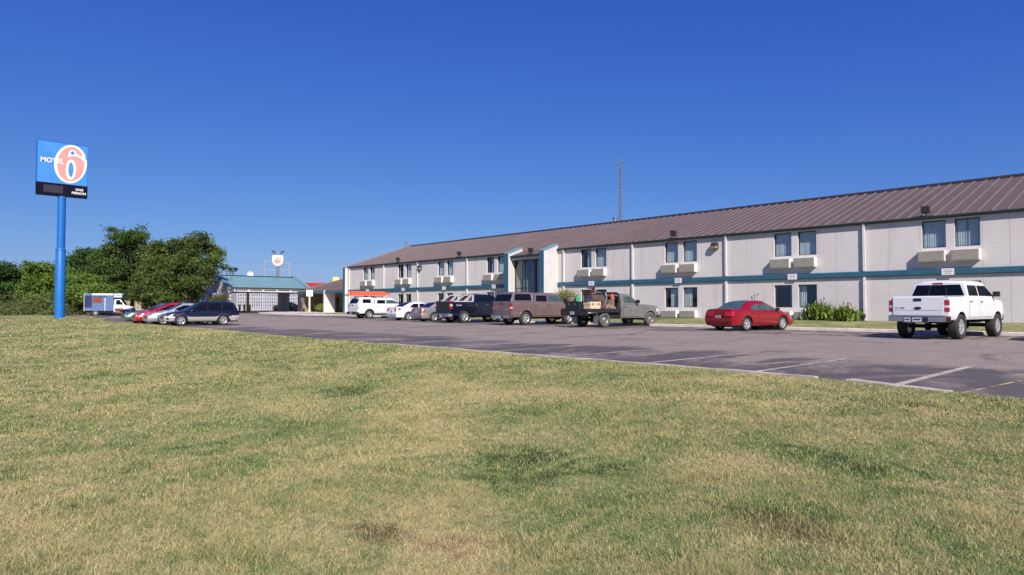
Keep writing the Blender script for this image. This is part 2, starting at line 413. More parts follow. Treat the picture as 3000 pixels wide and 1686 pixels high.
g = MB().add([(-1500, -1500, -.6), (1500, -1500, -.6), (1500, 1500, -.6), (-1500, 1500, -.6)], [(0, 1, 2, 3)]).obj('ground', X['field']); kind(g)
grid('field', X['field'], [-600, -400, -300, -200, -150, -128, -120], lambda x: (-90, 420), lambda x, y: .25 + .02 * ss(140, 500, -x) * 60 if x < -121 else -.1, 40)
xs = [-160 + i * 2.5 for i in range(80)]
grid('car_park', X['asphalt'], xs, lambda x: (edge(x) - 1.2, 33.6 if x > -70 else 80), asph, 44)
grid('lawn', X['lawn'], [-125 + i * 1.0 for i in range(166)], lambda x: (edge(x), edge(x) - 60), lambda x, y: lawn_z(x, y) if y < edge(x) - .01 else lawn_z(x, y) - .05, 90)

# strip of grass and kerb along the building
KF = 32.75
def kerb_y(x): return KF - 1.6 * ss(62, 68, -x) + 4.2 * ss(77, 84, -x)
def strip_z(x, y):
    b = asph(x, 31) + .12
    return b + (.49 + .06 * ss(20, 70, -x) - b) * ss(33.4, 38.8, y) + .02 * math.sin(x * 1.7) * math.sin(y * 2.1)
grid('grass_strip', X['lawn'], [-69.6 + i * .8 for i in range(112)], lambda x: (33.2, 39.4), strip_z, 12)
mb = MB()
xs = [-84 + i * .75 for i in range(138)]
vs = []
for x in xs:
    y = kerb_y(x); b = asph(x, 31)
    vs += [(x, y, b - .1), (x, y + .03, b + .115), (x, y + .07, b + .135), (x, y + .42, b + .14), (x, y + .5, b - .1)]
fs = []
for i in range(len(xs) - 1):
    for j in range(4): a = i * 5 + j; fs.append((a, a + 5, a + 6, a + 1))
mb.add(vs, fs); kind(mb.obj('kerb', X['concrete'], smooth=40))
grid('walkway', X['concrete'], [-84 + i * .9 for i in range(17)], lambda x: (kerb_y(x) + .45, 41.9), lambda x, y: asph(x, 31) + .13, 10)
# kerb along the near lawn edge, broken off short of the last stall
mb = MB(); n = 30; vs = []
for i in range(n + 1):
    x = -20.5 + (20.5 - 4.66) * i / n
    e = edge(x); zz = asph(x, 12) - .05; h = .092 + .007 * math.sin(i * 1.9) - .07 * ss(-17.5, -20.5, x)
    vs += [(x, e - .02, zz), (x, e - .02, h), (x, e + .13, h), (x, e + .165, h - .03), (x, e + .17, zz)]
fs = [(i * 5 + j, i * 5 + j + 5, i * 5 + j + 6, i * 5 + j + 1) for i in range(n) for j in range(4)] + [tuple(range(5)), tuple(n * 5 + j for j in range(4, -1, -1))]
mb.add(vs, fs); k = kind(mb.obj('kerb', X['oldkerb']))
# loose concrete stop lying at the lawn edge
ws = MB().prism([(-.88, -.12, 0), (.88, -.12, 0), (.88, .12, 0), (-.88, .12, 0)], [(-.84, -.105, .07), (.84, -.105, .07), (.84, .105, .07), (-.84, .105, .07)]).obj('parking_block', X['oldkerb'], bevel=.02, loc=(-3.42, 11.42, .005), rot=R(-21))
tag(ws, 'pale concrete parking block lying alone at the near lawn edge', 'parking block')
# painted stall lines
def stripe(x, y0, y1, w, mat, dz=.006, skew=0):
    n = 6; vs = []
    for i in range(n + 1):
        t = i / n; y = y0 + (y1 - y0) * t; xx = x + skew * t
        vs += [(xx - w / 2, y, asph(xx, y) + dz), (xx + w / 2, y, asph(xx, y) + dz)]
    return vs, [(2 * i, 2 * i + 1, 2 * i + 3, 2 * i + 2) for i in range(n)]
mb = MB()
for i in range(14):
    vs, fs = stripe(-3.58 - 2.62 * i, edge(-4) + .16, 17.1, .125 if i else .15, X['stripe'], skew=.02 * (i % 3)); mb.add(vs, fs)
for i in range(20):
    vs, fs = stripe(2.1 - 2.62 * i, 27.4, 32.6, .10, X['stripe'], skew=.5); mb.add(vs, fs)
kind(mb.obj('stall_markings', X['stripe']))
mb = MB()
for y0_, y1_ in ((11.1, 11.9), (12.0, 12.5), (12.75, 13.0), (13.15, 13.9), (14.1, 14.25)):
    vs, fs = stripe(-2.62 + (y0_ - 11.1) * .1, y0_, y1_, .065, X['ystripe'], skew=.1 * (y1_ - y0_)); mb.add(vs, fs)
kind(mb.obj('yellow_marking', X['ystripe']))

# mown grass: single blades, thick close by and thinning with distance
def grass():
    out = []
    bands = [(2.3, 4, 17000, .0026, .80), (4, 6, 10500, .0034, .82), (6, 9, 5600, .0050, .86), (9, 13, 2800, .0074, .90), (13, 19, 1350, .0115, .95), (19, 28, 560, .018, 1.0), (28, 42, 220, .030, 1.0), (42, 62, 85, .050, .95), (62, 90, 28, .08, .8)]
    P = []; W = []; H = []
    for r0, r1, dens, w, hs in bands:
        a0, a1 = -R(46.9) - R(50), -R(46.9) + R(52)
        n = int(dens * .5 * (a1 - a0) * (r1 * r1 - r0 * r0))
        r = np.sqrt(RNG.uniform(r0 * r0, r1 * r1, n)); a = RNG.uniform(a0, a1, n)
        P.append(np.stack([r * np.sin(a), r * np.cos(a)], 1)); W.append(np.full(n, w)); H.append(np.full(n, hs))
    P = np.concatenate(P); W = np.concatenate(W); H = np.concatenate(H)
    ex = np.interp(P[:, 0], [e[0] for e in EDGE], [e[1] for e in EDGE])
    keep = P[:, 1] < ex - .0 + RNG.normal(0, .05, len(P))
    P = P[keep]; W = W[keep]; H = H[keep]; ex = ex[keep]; n = len(P)
    def sst(a, b, x):
        t = np.clip((x - a) / (b - a), 0, 1); return t * t * (3 - 2 * t)
    x, y = P[:, 0], P[:, 1]; d = ex - y
    w_ = .030 * np.sin(x * .41 + 1.3) * np.sin(y * .52 + .4) + .018 * np.sin(x * 1.1 + y * .9)
    z = .075 - .34 * sst(0, 10, d) * (1 - .75 * sst(25, 60, -x)) + .03 * sst(50, 78, -x) * sst(0, 3, d) + w_ * sst(0, 2.5, d)
    # taller and shorter patches
    pat = .5 + .5 * np.sin(x * 1.7 + 2 * np.sin(y * .9)) * np.sin(y * 1.9 + 1.5 * np.sin(x * .7))
    h = (.022 + .030 * RNG.random(n) ** 1.5 + .012 * pat) * H * .86 * (.45 + .55 * sst(.05, .8, d))
    q = np.zeros(n)
    for k in range(9):
        a = RNG.uniform(0, 6.28); w = 2 * np.pi / RNG.uniform(.35, 1.6); q += np.sin((x * np.cos(a) + y * np.sin(a)) * w + RNG.uniform(0, 6.28) + 1.2 * np.sin(x * 1.3 + k) * np.cos(y * 1.1 - k))
    cl = sst(1.6, 4.2, q); h *= 1 + .95 * cl - .25 * sst(1.5, 4, -q)
    h[RNG.random(n) < .02] *= 1.7
    az = RNG.uniform(0, 2 * np.pi, n); lean = RNG.uniform(.25, 1.35, n)
    fa = RNG.uniform(0, 2 * np.pi, n)
    dx = np.cos(fa) * W; dy = np.sin(fa) * W
    V = np.empty((n, 3, 3))
    V[:, 0] = np.stack([x - dx, y - dy, z - .006], 1); V[:, 1] = np.stack([x + dx, y + dy, z - .006], 1)
    V[:, 2] = np.stack([x + np.cos(az) * np.sin(lean) * h * 1.15, y + np.sin(az) * np.sin(lean) * h * 1.15, z + h * np.cos(lean * .8)], 1)
    # dry stalks lying on top
    m = 4200; r = np.sqrt(RNG.uniform(5, 15 ** 2, m)); a = RNG.uniform(-R(98), R(6), m)
    px, py = r * np.sin(a), r * np.cos(a); ok = py < np.interp(px, [e[0] for e in EDGE], [e[1] for e in EDGE]) - .1
    px, py, r = px[ok], py[ok], r[ok]; m = len(px)
    pz = np.array([lawn_z(u, v) for u, v in zip(px, py)]) + .028
    fa = RNG.uniform(0, 2 * np.pi, m); ln = RNG.uniform(.03, .13, m); wd = .0009 + .00035 * r
    S = np.empty((m, 3, 3)); ux, uy = np.cos(fa), np.sin(fa)
    S[:, 0] = np.stack([px - uy * wd, py + ux * wd, pz], 1); S[:, 1] = np.stack([px + uy * wd, py - ux * wd, pz], 1)
    S[:, 2] = np.stack([px + ux * ln, py + uy * ln, pz + RNG.uniform(-.01, .02, m)], 1)
    V = np.concatenate([V, S]); rnd = np.concatenate([RNG.random(n), np.full(m, .97)])
    me = bpy.data.meshes.new('grass'); N = len(V)
    me.vertices.add(N * 3); me.vertices.foreach_set('co', V.reshape(-1).astype(np.float32))
    me.loops.add(N * 3); me.loops.foreach_set('vertex_index', np.arange(N * 3, dtype=np.int32))
    me.polygons.add(N); me.polygons.foreach_set('loop_start', np.arange(0, N * 3, 3, dtype=np.int32))
    at = me.attributes.new('rnd', 'FLOAT', 'POINT'); at.data.foreach_set('value', np.repeat(rnd, 3).astype(np.float32))
    me.update(calc_edges=True); me.materials.append(X['blade'])
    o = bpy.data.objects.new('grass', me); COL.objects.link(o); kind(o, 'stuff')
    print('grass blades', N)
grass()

# ------------------------------------------------------------------ the motel
XL, XR, YF, YR, YB = -70.35, 14.0, 39.0, 47.8, 56.6
ZE, ZR = 5.93, 8.93; SL = (ZR - ZE) / (YR - (YF - .12))
motel = thing('motel_building', 'long two storey cream motel with brown metal roof and teal band', 'motel', (XL, YF, .45))
ORG = Vector(motel.location)
def mo(mb, name, mats, parent=None, **k):
    """meshes written in world metres, hung on the motel"""
    mb.v = [(v[0] - ORG.x, v[1] - ORG.y, v[2] - ORG.z) for v in mb.v]
    return mb.obj(name, mats, parent or motel, **k)
PAIRS = [-66.75, -59.55, -52.45, -45.05, -33.78, -26.08, -18.25, -10.32, -2.4, 5.45]
def wins(p):
    w = 1.03 if p < -40 else 1.08; return [(p, p + w), (p + 1.46, p + 1.46 + w)]
WX = [w for p in PAIRS for w in wins(p)]
UP, LO = (4.30, 5.72), (1.21, 2.56)
# front wall with true openings
mb = MB(); zb = [.15, LO[0], LO[1], UP[0], UP[1], ZE - .02]; DEP = .17
cuts = sorted({XL, XR} | {v for w in WX for v in w})
for a, b in zip(cuts, cuts[1:]):
    hole = any(abs(a - w[0]) < 1e-6 for w in WX)
    for i in range(5):
        if hole and i in (1, 3):
            z0, z1 = zb[i], zb[i + 1]
            mb.add([(a, YF, z0), (b, YF, z0), (b, YF, z1), (a, YF, z1), (a, YF + DEP, z0), (b, YF + DEP, z0), (b, YF + DEP, z1), (a, YF + DEP, z1)],
                   [(0, 4, 5, 1), (1, 5, 6, 2), (2, 6, 7, 3), (3, 7, 4, 0)])
            continue
        mb.add([(a, YF, zb[i]), (b, YF, zb[i]), (b, YF, zb[i + 1]), (a, YF, zb[i + 1])], [(0, 1, 2, 3)])
mb.add([(XL, YF, .15), (XL, YB, .15), (XL, YB, ZE), (XL, YR, ZR - .1), (XL, YF, ZE)], [(0, 1, 2, 3, 4)])
mb.add([(XR, YF, .15), (XR, YB, .15), (XR, YB, ZE), (XR, YR, ZR - .1), (XR, YF, ZE)], [(4, 3, 2, 1, 0)])
mb.add([(XL, YB, .15), (XR, YB, .15), (XR, YB, ZE), (XL, YB, ZE)], [(3, 2, 1, 0)])
seams = []
for p in PAIRS:
    seams += [p - .09, p + 2.63]
seams += [-63.9, -57.6, -50, -31, -30.6, -23.2, -20.0, -14.6, -11.9, -6.6, -4.3, 1.5, 9.0]
for sx in seams:
    mb.box(sx, sx + .014, YF - .003, YF + .01, .5, 2.9, 1); mb.box(sx, sx + .014, YF - .003, YF + .01, 3.2, ZE - .1, 1)
mo(mb, 'wall', [X['wall'], X['seam']])
mb = MB()
for z0, z1 in ((.40, .46), (3.0, 3.25)): mb.box(XL + .2, XR - .2, YF + .22, YB - .3, z0, z1)
mb.box(XL + .2, XR - .2, YF + 4.2, YF + 4.3, .46, ZE - .1)
for i in range(12): mb.box(-66 + i * 7.2, -65.9 + i * 7.2, YF + .25, YF + 4.2, .46, ZE - .1)
mo(mb, 'interior', X['room'])
# standing seam roof
mb = MB(); ye = YF - .12; T = .05
def rz(y): return ZR - SL * abs(y - YR)
for (a, b) in ((ye, YR), (YR, 2 * YR - ye)):
    lo = [(XL, a, rz(a)), (XR + .3, a, rz(a)), (XR + .3, b, rz(b)), (XL, b, rz(b))]
    mb.prism([(x, y, z - T) for x, y, z in lo], lo)
nrib = int((XR - XL) / .61)
for i in range(nrib + 1):
    x = XL + .25 + i * .61
    mb.prism([(x - .04, ye - .01, rz(ye)), (x + .04, ye - .01, rz(ye)), (x + .04, YR - .05, rz(YR - .05)), (x - .04, YR - .05, rz(YR - .05))],
             [(x - .02, ye - .01, rz(ye) + .065), (x + .02, ye - .01, rz(ye) + .065), (x + .02, YR - .05, rz(YR - .05) + .065), (x - .02, YR - .05, rz(YR - .05) + .065)], 1)
roof = mo(mb, 'roof', [X['roof'], X['roofrib']])
mb = MB()
mb.prism([(XL + .3, YR - .22, rz(YR - .22) + .05), (XR + .3, YR - .22, rz(YR - .22) + .05), (XR + .3, YR + .22, rz(YR - .22) + .05), (XL + .3, YR + .22, rz(YR - .22) + .05)],
         [(XL + .3, YR - .22, rz(YR - .22) + .09), (XR + .3, YR - .22, rz(YR - .22) + .09), (XR + .3, YR + .22, rz(YR - .22) + .09), (XL + .3, YR + .22, rz(YR - .22) + .09)])
mb.prism([(XL + .3, YR - .22, rz(YR - .22) + .09), (XR + .3, YR - .22, rz(YR - .22) + .09), (XR + .3, YR + .22, rz(YR - .22) + .09), (XL + .3, YR + .22, rz(YR - .22) + .09)],
         [(XL + .3, YR - .01, ZR + .13), (XR + .3, YR - .01, ZR + .13), (XR + .3, YR + .01, ZR + .13), (XL + .3, YR + .01, ZR + .13)])
mb.box(XL + .4, XR + .25, YR - .30, YR - .222, rz(YR - .3) - .01, rz(YR - .3) + .125)
for i in range(nrib): mb.box(XL + .40 + i * .61, XL + .40 + i * .61 + .42, YR - .345, YR - .301, rz(YR - .34) + .005, rz(YR - .34) + .085)
mo(mb, 'ridge_cap', X['roofd'], roof)
for (a, b) in ((XL + .4, -40.95), (-36.15, XR + .3)):
    mb = MB(); mb.prism([(a, ye - .085, ZE - .10), (b, ye - .085, ZE - .10), (b, ye - .005, ZE - .10), (a, ye - .005, ZE - .10)],
                        [(a, ye - .11, ZE - .0), (b, ye - .11, ZE - .0), (b, ye - .005, ZE - .0), (a, ye - .005, ZE - .0)])
    mb.box(a, b, ye, YF - .003, ZE - .13, ZE - .075)
    mo(mb, 'gutter', X['tealdark'])
# teal band between storeys, its plates
for (a, b) in ((XL + .4, -40.95), (-36.15, XR)):
    mb = MB(); mb.ext([(YF + .01, 2.89), (YF - .10, 2.89), (YF - .13, 2.93), (YF - .13, 3.17), (YF - .10, 3.20), (YF + .01, 3.22)], 'x', a, b)
    mo(mb, 'trim_band', X['teal'])
for p in PAIRS:
    mb = MB(); c = p + 1.17 if p > -10 or p < -40 else p + 1.17
    mb.box(c - .27, c + .27, YF - .150, YF - .131, 2.875, 3.205)
    for q, (zz, w) in enumerate(((3.12, .17), (3.04, .2), (2.96, .15))): mb.box(c - w, c + w, YF - .153, YF - .149, zz - .012, zz + .012, 1)
    mo(mb, 'sign_plate', [X['signwhite'], X['steel']])
# downpipes
for dx in (-69.75, -62.23, -55.8, -47.75, -35.5, -28.75, -21.38, -13.1, -5.5, 3.0):
    mb = MB(); mb.box(dx - .06, dx + .06, YF - .15, YF - .045, .5, 2.885); mb.box(dx - .06, dx + .06, YF - .15, YF - .045, 3.225, ZE - .22)
    mb.prism([(dx - .06, YF - .15, ZE - .22), (dx + .06, YF - .15, ZE - .22), (dx + .06, YF - .045, ZE - .22), (dx - .06, YF - .045, ZE - .22)],
             [(dx - .06, ye - .075, ZE - .10), (dx + .06, ye - .075, ZE - .10), (dx + .06, ye + .02, ZE - .10), (dx - .06, ye + .02, ZE - .10)])
    for z in (1.1, 2.4, 3.6, 4.9): mb.box(dx - .075, dx + .075, YF - .155, YF, z, z + .03)
    mo(mb, 'downpipe', X['white'])
# windows and the air conditioners under them
CUR = {('u', -66.75): ([(0, .62)], [(.0, 1)]), ('u', -59.55): ([(.0, .22)], [(0, 1)]), ('u', -52.45): ([(0, 1)], [(0, 1)]), ('u', -45.05): ([(.45, 1)], [(0, .55)]),
       ('u', -33.78): ([(.45, 1)], [(0, 1)]), ('l', -26.08): ([(.32, 1)], [(0, .5)]), ('l', -18.25): ([(.80, 1)], [(0, .36)]), ('l', -33.78): ([(0, .1)], [(0, .12)]),
       ('l', -59.55): ([(0, .15)], [(.55, 1)]), ('l', -52.45): ([(.5, 1)], [(0, 1)]), ('l', -10.32): ([(0, 1)], [(0, .75)])}
def curtain(x0, x1, z0, z1, seed):
    mb = MB(); n = max(6, int((x1 - x0) / .016)); rr = random.Random(seed); ph = rr.random() * 6; vs = []
    fr = rr.uniform(50, 64)
    for i in range(n + 1):
        x = x0 + (x1 - x0) * i / n
        y = YF + .255 + .0085 * math.sin(x * fr + ph + .8 * math.sin(x * 9 + ph)) + .008 * math.sin(x * 17.3 + ph * 2)
        vs += [(x, y, z0), (x, y + .01, z1)]
    return mb.add(vs, [(2 * i, 2 * i + 2, 2 * i + 3, 2 * i + 1) for i in range(n)])
pane_mb = None
for p in PAIRS:
    for lev, (z0, z1) in (('u', UP), ('l', LO)):
        cs = CUR.get((lev, p), ([(0, 1)], [(0, 1)]))
        for k, (a, b) in enumerate(wins(p)):
            y0, y1 = YF + DEP - .05, YF + DEP + .03; t = .035; mb = MB()
            mb.box(a, a + t, y0, y1, z0, z1); mb.box(b - t, b, y0, y1, z0, z1); mb.box(a + t, b - t, y0, y1, z0, z0 + t); mb.box(a + t, b - t, y0, y1, z1 - .055, z1)
            w = mo(mb, 'window', X['wframe'])
            mb = MB(); mb.add([(a + t, YF + DEP, z0 + t), (b - t, YF + DEP, z0 + t), (b - t, YF + DEP, z1 - .055), (a + t, YF + DEP, z1 - .055)], [(0, 1, 2, 3)])
            mo(mb, 'pane', X['pane'], w)
            for (u, v) in cs[k]:
                blue = lev == 'l' and p == -18.25 and k == 0
                c = mo(curtain(a + (b - a) * u, a + (b - a) * v, z0 - .05, z1 + .05, int(p * 10) + k * 3 + (lev == 'u')), 'curtain', X['bluecurtain'] if blue else X['curtain'], w, smooth=80)
            # sill panel under each window
            mb = MB(); zc = 4.17 if lev == 'u' else 1.02
            mb.box(a - .05, b + .05, YF - .012, YF + .004, zc, z0 - .02)
            mo(mb, 'sill_panel', X['cream'])
            x0_, x1_ = a - .12, b + .02
            zc0, zc1 = (3.58, 4.15) if lev == 'u' else (.52, 1.0)
            mb = MB(); mb.box(x0_, x1_, YF - .34, YF + .05, zc0, zc1)
            ac = mo(mb, 'air_conditioner', X['acside'], bevel=.012)
            mb = MB(); mb.box(x0_ + .03, x1_ - .03, YF - .352, YF - .341, zc0 + .03, zc1 - .03)
            for i in range(11):
                zz = zc0 + .06 + i * (zc1 - zc0 - .12) / 10; mb.box(x0_ + .05, x1_ - .05, YF - .362, YF - .352, zz - .010, zz + .010)
            mo(mb, 'grille', X['acgrille'], ac)
# teal edged fin walls: two at the entrance, one at the far corner
def fin(x0, x1, yf, yb, ztop_f, ztop_b, zb_=.3, cap='tealcap'):
    mb = MB()
    mb.prism([(x0, yf, zb_), (x0, yb, zb_), (x0, yb, ztop_b), (x0, yf, ztop_f)], [(x1, yf, zb_), (x1, yb, zb_), (x1, yb, ztop_b), (x1, yf, ztop_f)])
    o = mo(mb, 'fin_wall', X['cream'])
    mb = MB(); mb.box(x0 - .004, x1 - .05, yf - .035, yf - .001, zb_, ztop_f + .05); mb.box(x1 - .05, x1 + .012, yf - .036, yf + .09, zb_, ztop_f + .052, 2)
    s = (ztop_b - ztop_f) / (yb - yf); h = .09
    mb.prism([(x0 - .03, yf - .03, ztop_f), (x1 + .03, yf - .03, ztop_f), (x1 + .03, yb, ztop_b), (x0 - .03, yb, ztop_b)],
             [(x0 - .03, yf - .03, ztop_f + h), (x1 + .03, yf - .03, ztop_f + h), (x1 + .03, yb, ztop_b + h), (x0 - .03, yb, ztop_b + h)], 1)
    mb.box(x1 + .031, x1 + .037, yf, yf + .001, ztop_f, ztop_f + .01, 1)
    mo(mb, 'fin_edge', [X['teal'], X[cap], X['white']], o)
fin(-36.77, -36.2, 37.41, 39.0, 5.68, 6.26)
fin(-40.93, -40.36, 37.41, 39.0, 5.68, 6.26)
fin(XL - .55, XL - .001, 38.72, YR, ZE - .10, ZR + .02, cap='coping')
# entrance: little roof run, soffit, glazing
mb = MB(); yp = 37.62
mb.prism([(-40.355, yp, rz(yp) - .06), (-36.775, yp, rz(yp) - .06), (-36.775, ye - .002, rz(ye) - .06), (-40.355, ye - .002, rz(ye) - .06)],
         [(-40.355, yp, rz(yp)), (-36.775, yp, rz(yp)), (-36.775, ye - .002, rz(ye)), (-40.355, ye - .002, rz(ye))])
for i in range(6):
    x = -40.1 + i * .61; mb.prism([(x - .03, yp, rz(yp)), (x + .03, yp, rz(yp)), (x + .03, ye, rz(ye)), (x - .03, ye, rz(ye))], [(x - .012, yp, rz(yp) + .06), (x + .012, yp, rz(yp) + .06), (x + .012, ye, rz(ye) + .06), (x - .012, ye, rz(ye) + .06)])
mo(mb, 'entrance_roof', X['roof'])
mb = MB(); mb.box(-40.355, -36.775, yp - .12, yp - .002, rz(yp) - .13, rz(yp) - .01); mb.box(-40.355, -36.775, yp + .1, yp + .3, rz(yp) - .36, rz(yp) - .16, 1)
mo(mb, 'entrance_fascia', [X['tealdark'], X['cream']])
mb = MB(); yg = 38.15; zt = rz(yp) - .36
for x in (-40.35, -39.15, -38.05, -36.83): mb.box(x, x + .06, yg - .05, yg + .05, .5, zt)
mb.box(-38.02, -37.82, yg - .06, yg + .05, .5, zt)
for z in (.5, 2.75, zt - .06): mb.box(-40.29, -36.83, yg - .045, yg + .045, z, z + .07)
ent = mo(mb, 'entrance_frame', X['wframe'])
mb = MB(); mb.add([(-40.3, yg, .5), (-36.8, yg, .5), (-36.8, yg, zt), (-40.3, yg, zt)], [(0, 1, 2, 3)]); mo(mb, 'pane', X['darkpane'], ent)
mb = MB(); mb.box(-40.3, -36.8, 40.6, 40.7, .5, zt); mb.box(-40.3, -36.8, yg + .1, 40.6, .47, .5); mo(mb, 'lobby_back', X['room'])
mb = MB(); mb.box(-39.9, -39.35, 38.6, 38.66, .5, 5.0); mo(mb, 'curtain', X['curtain'], ent)
# floodlights on the eaves, wall lamps
def flood(x, y, z, h=.36, w=.38):
    mb = MB(); mb.box(x - .5, x + .3, y - .05, y + .04, z - .02, z + .02); mb.tube([(x, y, z), (x, y, z + .18)], .03, 6)
    f = mo(mb, 'floodlight', X['lamp'])
    mb = MB(); mb.prism([(x - w / 2, y - .16, z + .16), (x + w / 2, y - .16, z + .16), (x + w / 2, y + .06, z + .14), (x - w / 2, y + .06, z + .14)],
                        [(x - w / 2, y - .22, z + .16 + h), (x + w / 2, y - .22, z + .16 + h), (x + w / 2, y + .08, z + .10 + h), (x - w / 2, y + .08, z + .10 + h)])
    mo(mb, 'lamp_head', X['lamp'], f, bevel=.02)
for x in (-59.2, -48.75, -25.2, -10.06): flood(x, ye - .05, ZE + .02)
flood(-37.85, yp - .05, rz(yp) + .0)
for x in (-55.35, -22.15):
    mb = MB(); mb.box(x - .2, x + .2, YF - .10, YF - .001, 5.02, 5.42); mb.prism([(x - .2, YF - .34, 5.22), (x + .2, YF - .34, 5.22), (x + .2, YF - .10, 5.22), (x - .2, YF - .10, 5.22)], [(x - .2, YF - .26, 5.44), (x + .2, YF - .26, 5.44), (x + .2, YF - .10, 5.44), (x - .2, YF - .10, 5.44)])
    wl = mo(mb, 'wall_lamp', X['lamp'])
    mb = MB(); mb.prism([(x - .17, YF - .28, 5.05), (x + .17, YF - .28, 5.05), (x + .17, YF - .102, 5.05), (x - .17, YF - .102, 5.05)], [(x - .18, YF - .32, 5.219), (x + .18, YF - .32, 5.219), (x + .18, YF - .102, 5.219), (x - .18, YF - .102, 5.219)]); mo(mb, 'lens', X['lens'], wl)
for x, y, r, h in ((-38.2, YR + 1.2, .16, 1.0), (-71.3 + 2.2, YR - 1.4, .12, .75)):
    mb = MB().tube([(x, y, rz(y) - .1), (x, y, rz(y) + h)], r, 10); mb.lathe([(.01, rz(y) + h + .22), (r * 1.5, rz(y) + h + .1), (r * 1.5, rz(y) + h)], 10, c=(x, y, 0)); mo(mb, 'vent_pipe', X['steel'], smooth=40)

# single storey lobby wing beyond the far corner
wing = thing('lobby_wing', 'low lobby wing with brown roof and deep shaded porch', 'building', (-77, 40, .5)); ORG = Vector(wing.location)
def wo(mb, name, mats, parent=None, **k):
    mb.v = [(v[0] - ORG.x, v[1] - ORG.y, v[2] - ORG.z) for v in mb.v]; return mb.obj(name, mats, parent or wing, **k)
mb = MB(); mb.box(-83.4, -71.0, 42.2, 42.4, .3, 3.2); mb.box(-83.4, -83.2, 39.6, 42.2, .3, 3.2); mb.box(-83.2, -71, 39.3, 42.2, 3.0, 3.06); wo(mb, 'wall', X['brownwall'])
mb = MB(); a, b = (-83.9, 39.1), (-83.9, 46.2)
mb.prism([(-84, 39.1, 3.14), (-70.95, 39.1, 3.14), (-70.95, 46.2, 5.1), (-84, 46.2, 5.1)], [(-84, 39.1, 3.22), (-70.95, 39.1, 3.22), (-70.95, 46.2, 5.18), (-84, 46.2, 5.18)])
mb.prism([(-84, 53.3, 3.14), (-70.95, 53.3, 3.14), (-70.95, 46.2, 5.1), (-84, 46.2, 5.1)], [(-84, 53.3, 3.22), (-70.95, 53.3, 3.22), (-70.95, 46.2, 5.18), (-84, 46.2, 5.18)])
for i in range(21):
    x = -83.6 + i * .61; mb.prism([(x - .03, 39.1, 3.22), (x + .03, 39.1, 3.22), (x + .03, 46.2, 5.18), (x - .03, 46.2, 5.18)], [(x - .012, 39.1, 3.28), (x + .012, 39.1, 3.28), (x + .012, 46.2, 5.24), (x - .012, 46.2, 5.24)])
wr = wo(mb, 'roof', X['roof'])
mb = MB(); mb.box(-84.05, -70.95, 38.98, 39.09, 2.88, 3.2); wo(mb, 'fascia', X['teal'])
mb = MB(); mb.prism([(-84.15, 39.05, 3.2), (-84.01, 39.05, 3.2), (-84.01, 46.2, 5.16), (-84.15, 46.2, 5.16)], [(-84.15, 39.05, 3.30), (-84.01, 39.05, 3.30), (-84.01, 46.2, 5.26), (-84.15, 46.2, 5.26)]); wo(mb, 'verge_trim', X['coping'], wr)
mb = MB(); mb.box(-76.25, -76.0, 38.93, 40.40, .4, 3.26); wo(mb, 'porch_pier', X['white'])
mb = MB(); mb.box(-79.6, -78.3, 42.14, 42.199, .5, 2.5); wo(mb, 'porch_door', X['wframe'])
mb = MB(); mb.box(-74.9, -72.4, 42.14, 42.199, .5, 2.6); wo(mb, 'porch_door', X['darkpane'])

# drive-through canopy with a green roof
can = thing('entrance_canopy', 'drive through canopy with green gable roof on wide cream piers', 'canopy', (-88.5, 35, .4)); ORG = Vector(can.location)
def co(mb, name, mats, parent=None, **k):
    mb.v = [(v[0] - ORG.x, v[1] - ORG.y, v[2] - ORG.z) for v in mb.v]; return mb.obj(name, mats, parent or can, **k)
XA, XC, XZ, ZK, ZT = -83.85, -88.5, -93.15, 3.62, 5.30
mb = MB(); y0, y1 = 30.3, 40.4
for xe in (XA, XZ):
    mb.prism([(xe, y0, ZK - .04), (xe, y1, ZK - .04), (XC, y1, ZT - .08), (XC, y0, ZT - .08)], [(xe, y0, ZK + .06), (xe, y1, ZK + .06), (XC, y1, ZT), (XC, y0, ZT)])
for i in range(17):
    y = y0 + .2 + i * .6
    mb.prism([(XA, y - .03, ZK + .06), (XA, y + .03, ZK + .06), (XC, y + .03, ZT), (XC, y - .03, ZT)], [(XA, y - .012, ZK + .11), (XA, y + .012, ZK + .11), (XC, y + .012, ZT + .05), (XC, y - .012, ZT + .05)])
cr = co(mb, 'roof', X['tealroof'])
mb = MB(); mb.box(XC - .2, XC + .2, y0, y1, ZT - .04, ZT + .07); co(mb, 'ridge_cap', X['tealdark'], cr)
for xe, s in ((XA, 1), (XZ, -1)):
    mb = MB(); a, b = sorted((xe, xe + s * .1)); mb.box(a, b, y0, y1, ZK - .10, ZK + .03); co(mb, 'gutter', X['tealdark'])
    mb = MB(); a, b = sorted((xe - s * .02, xe - s * .3)); mb.box(a, b, y0, y1, ZK - .24, ZK - .10); mb.box(a, b, y0, y1, ZK - .52, ZK - .37); mb.box(a + .06, b - .06, y0, y1, ZK - .37, ZK - .24, 1)
    for q in range(6): mb.box(a + .02, b - .02, y0 + .3 + q * 1.85, y0 + .55 + q * 1.85, ZK - .37, ZK - .24)
    co(mb, 'beam', [X['cream'], X['under']])
mb = MB(); mb.box(XZ + .4, XA - .4, y0, y1, ZK - .32, ZK - .28); co(mb, 'soffit', X['brownwall'])
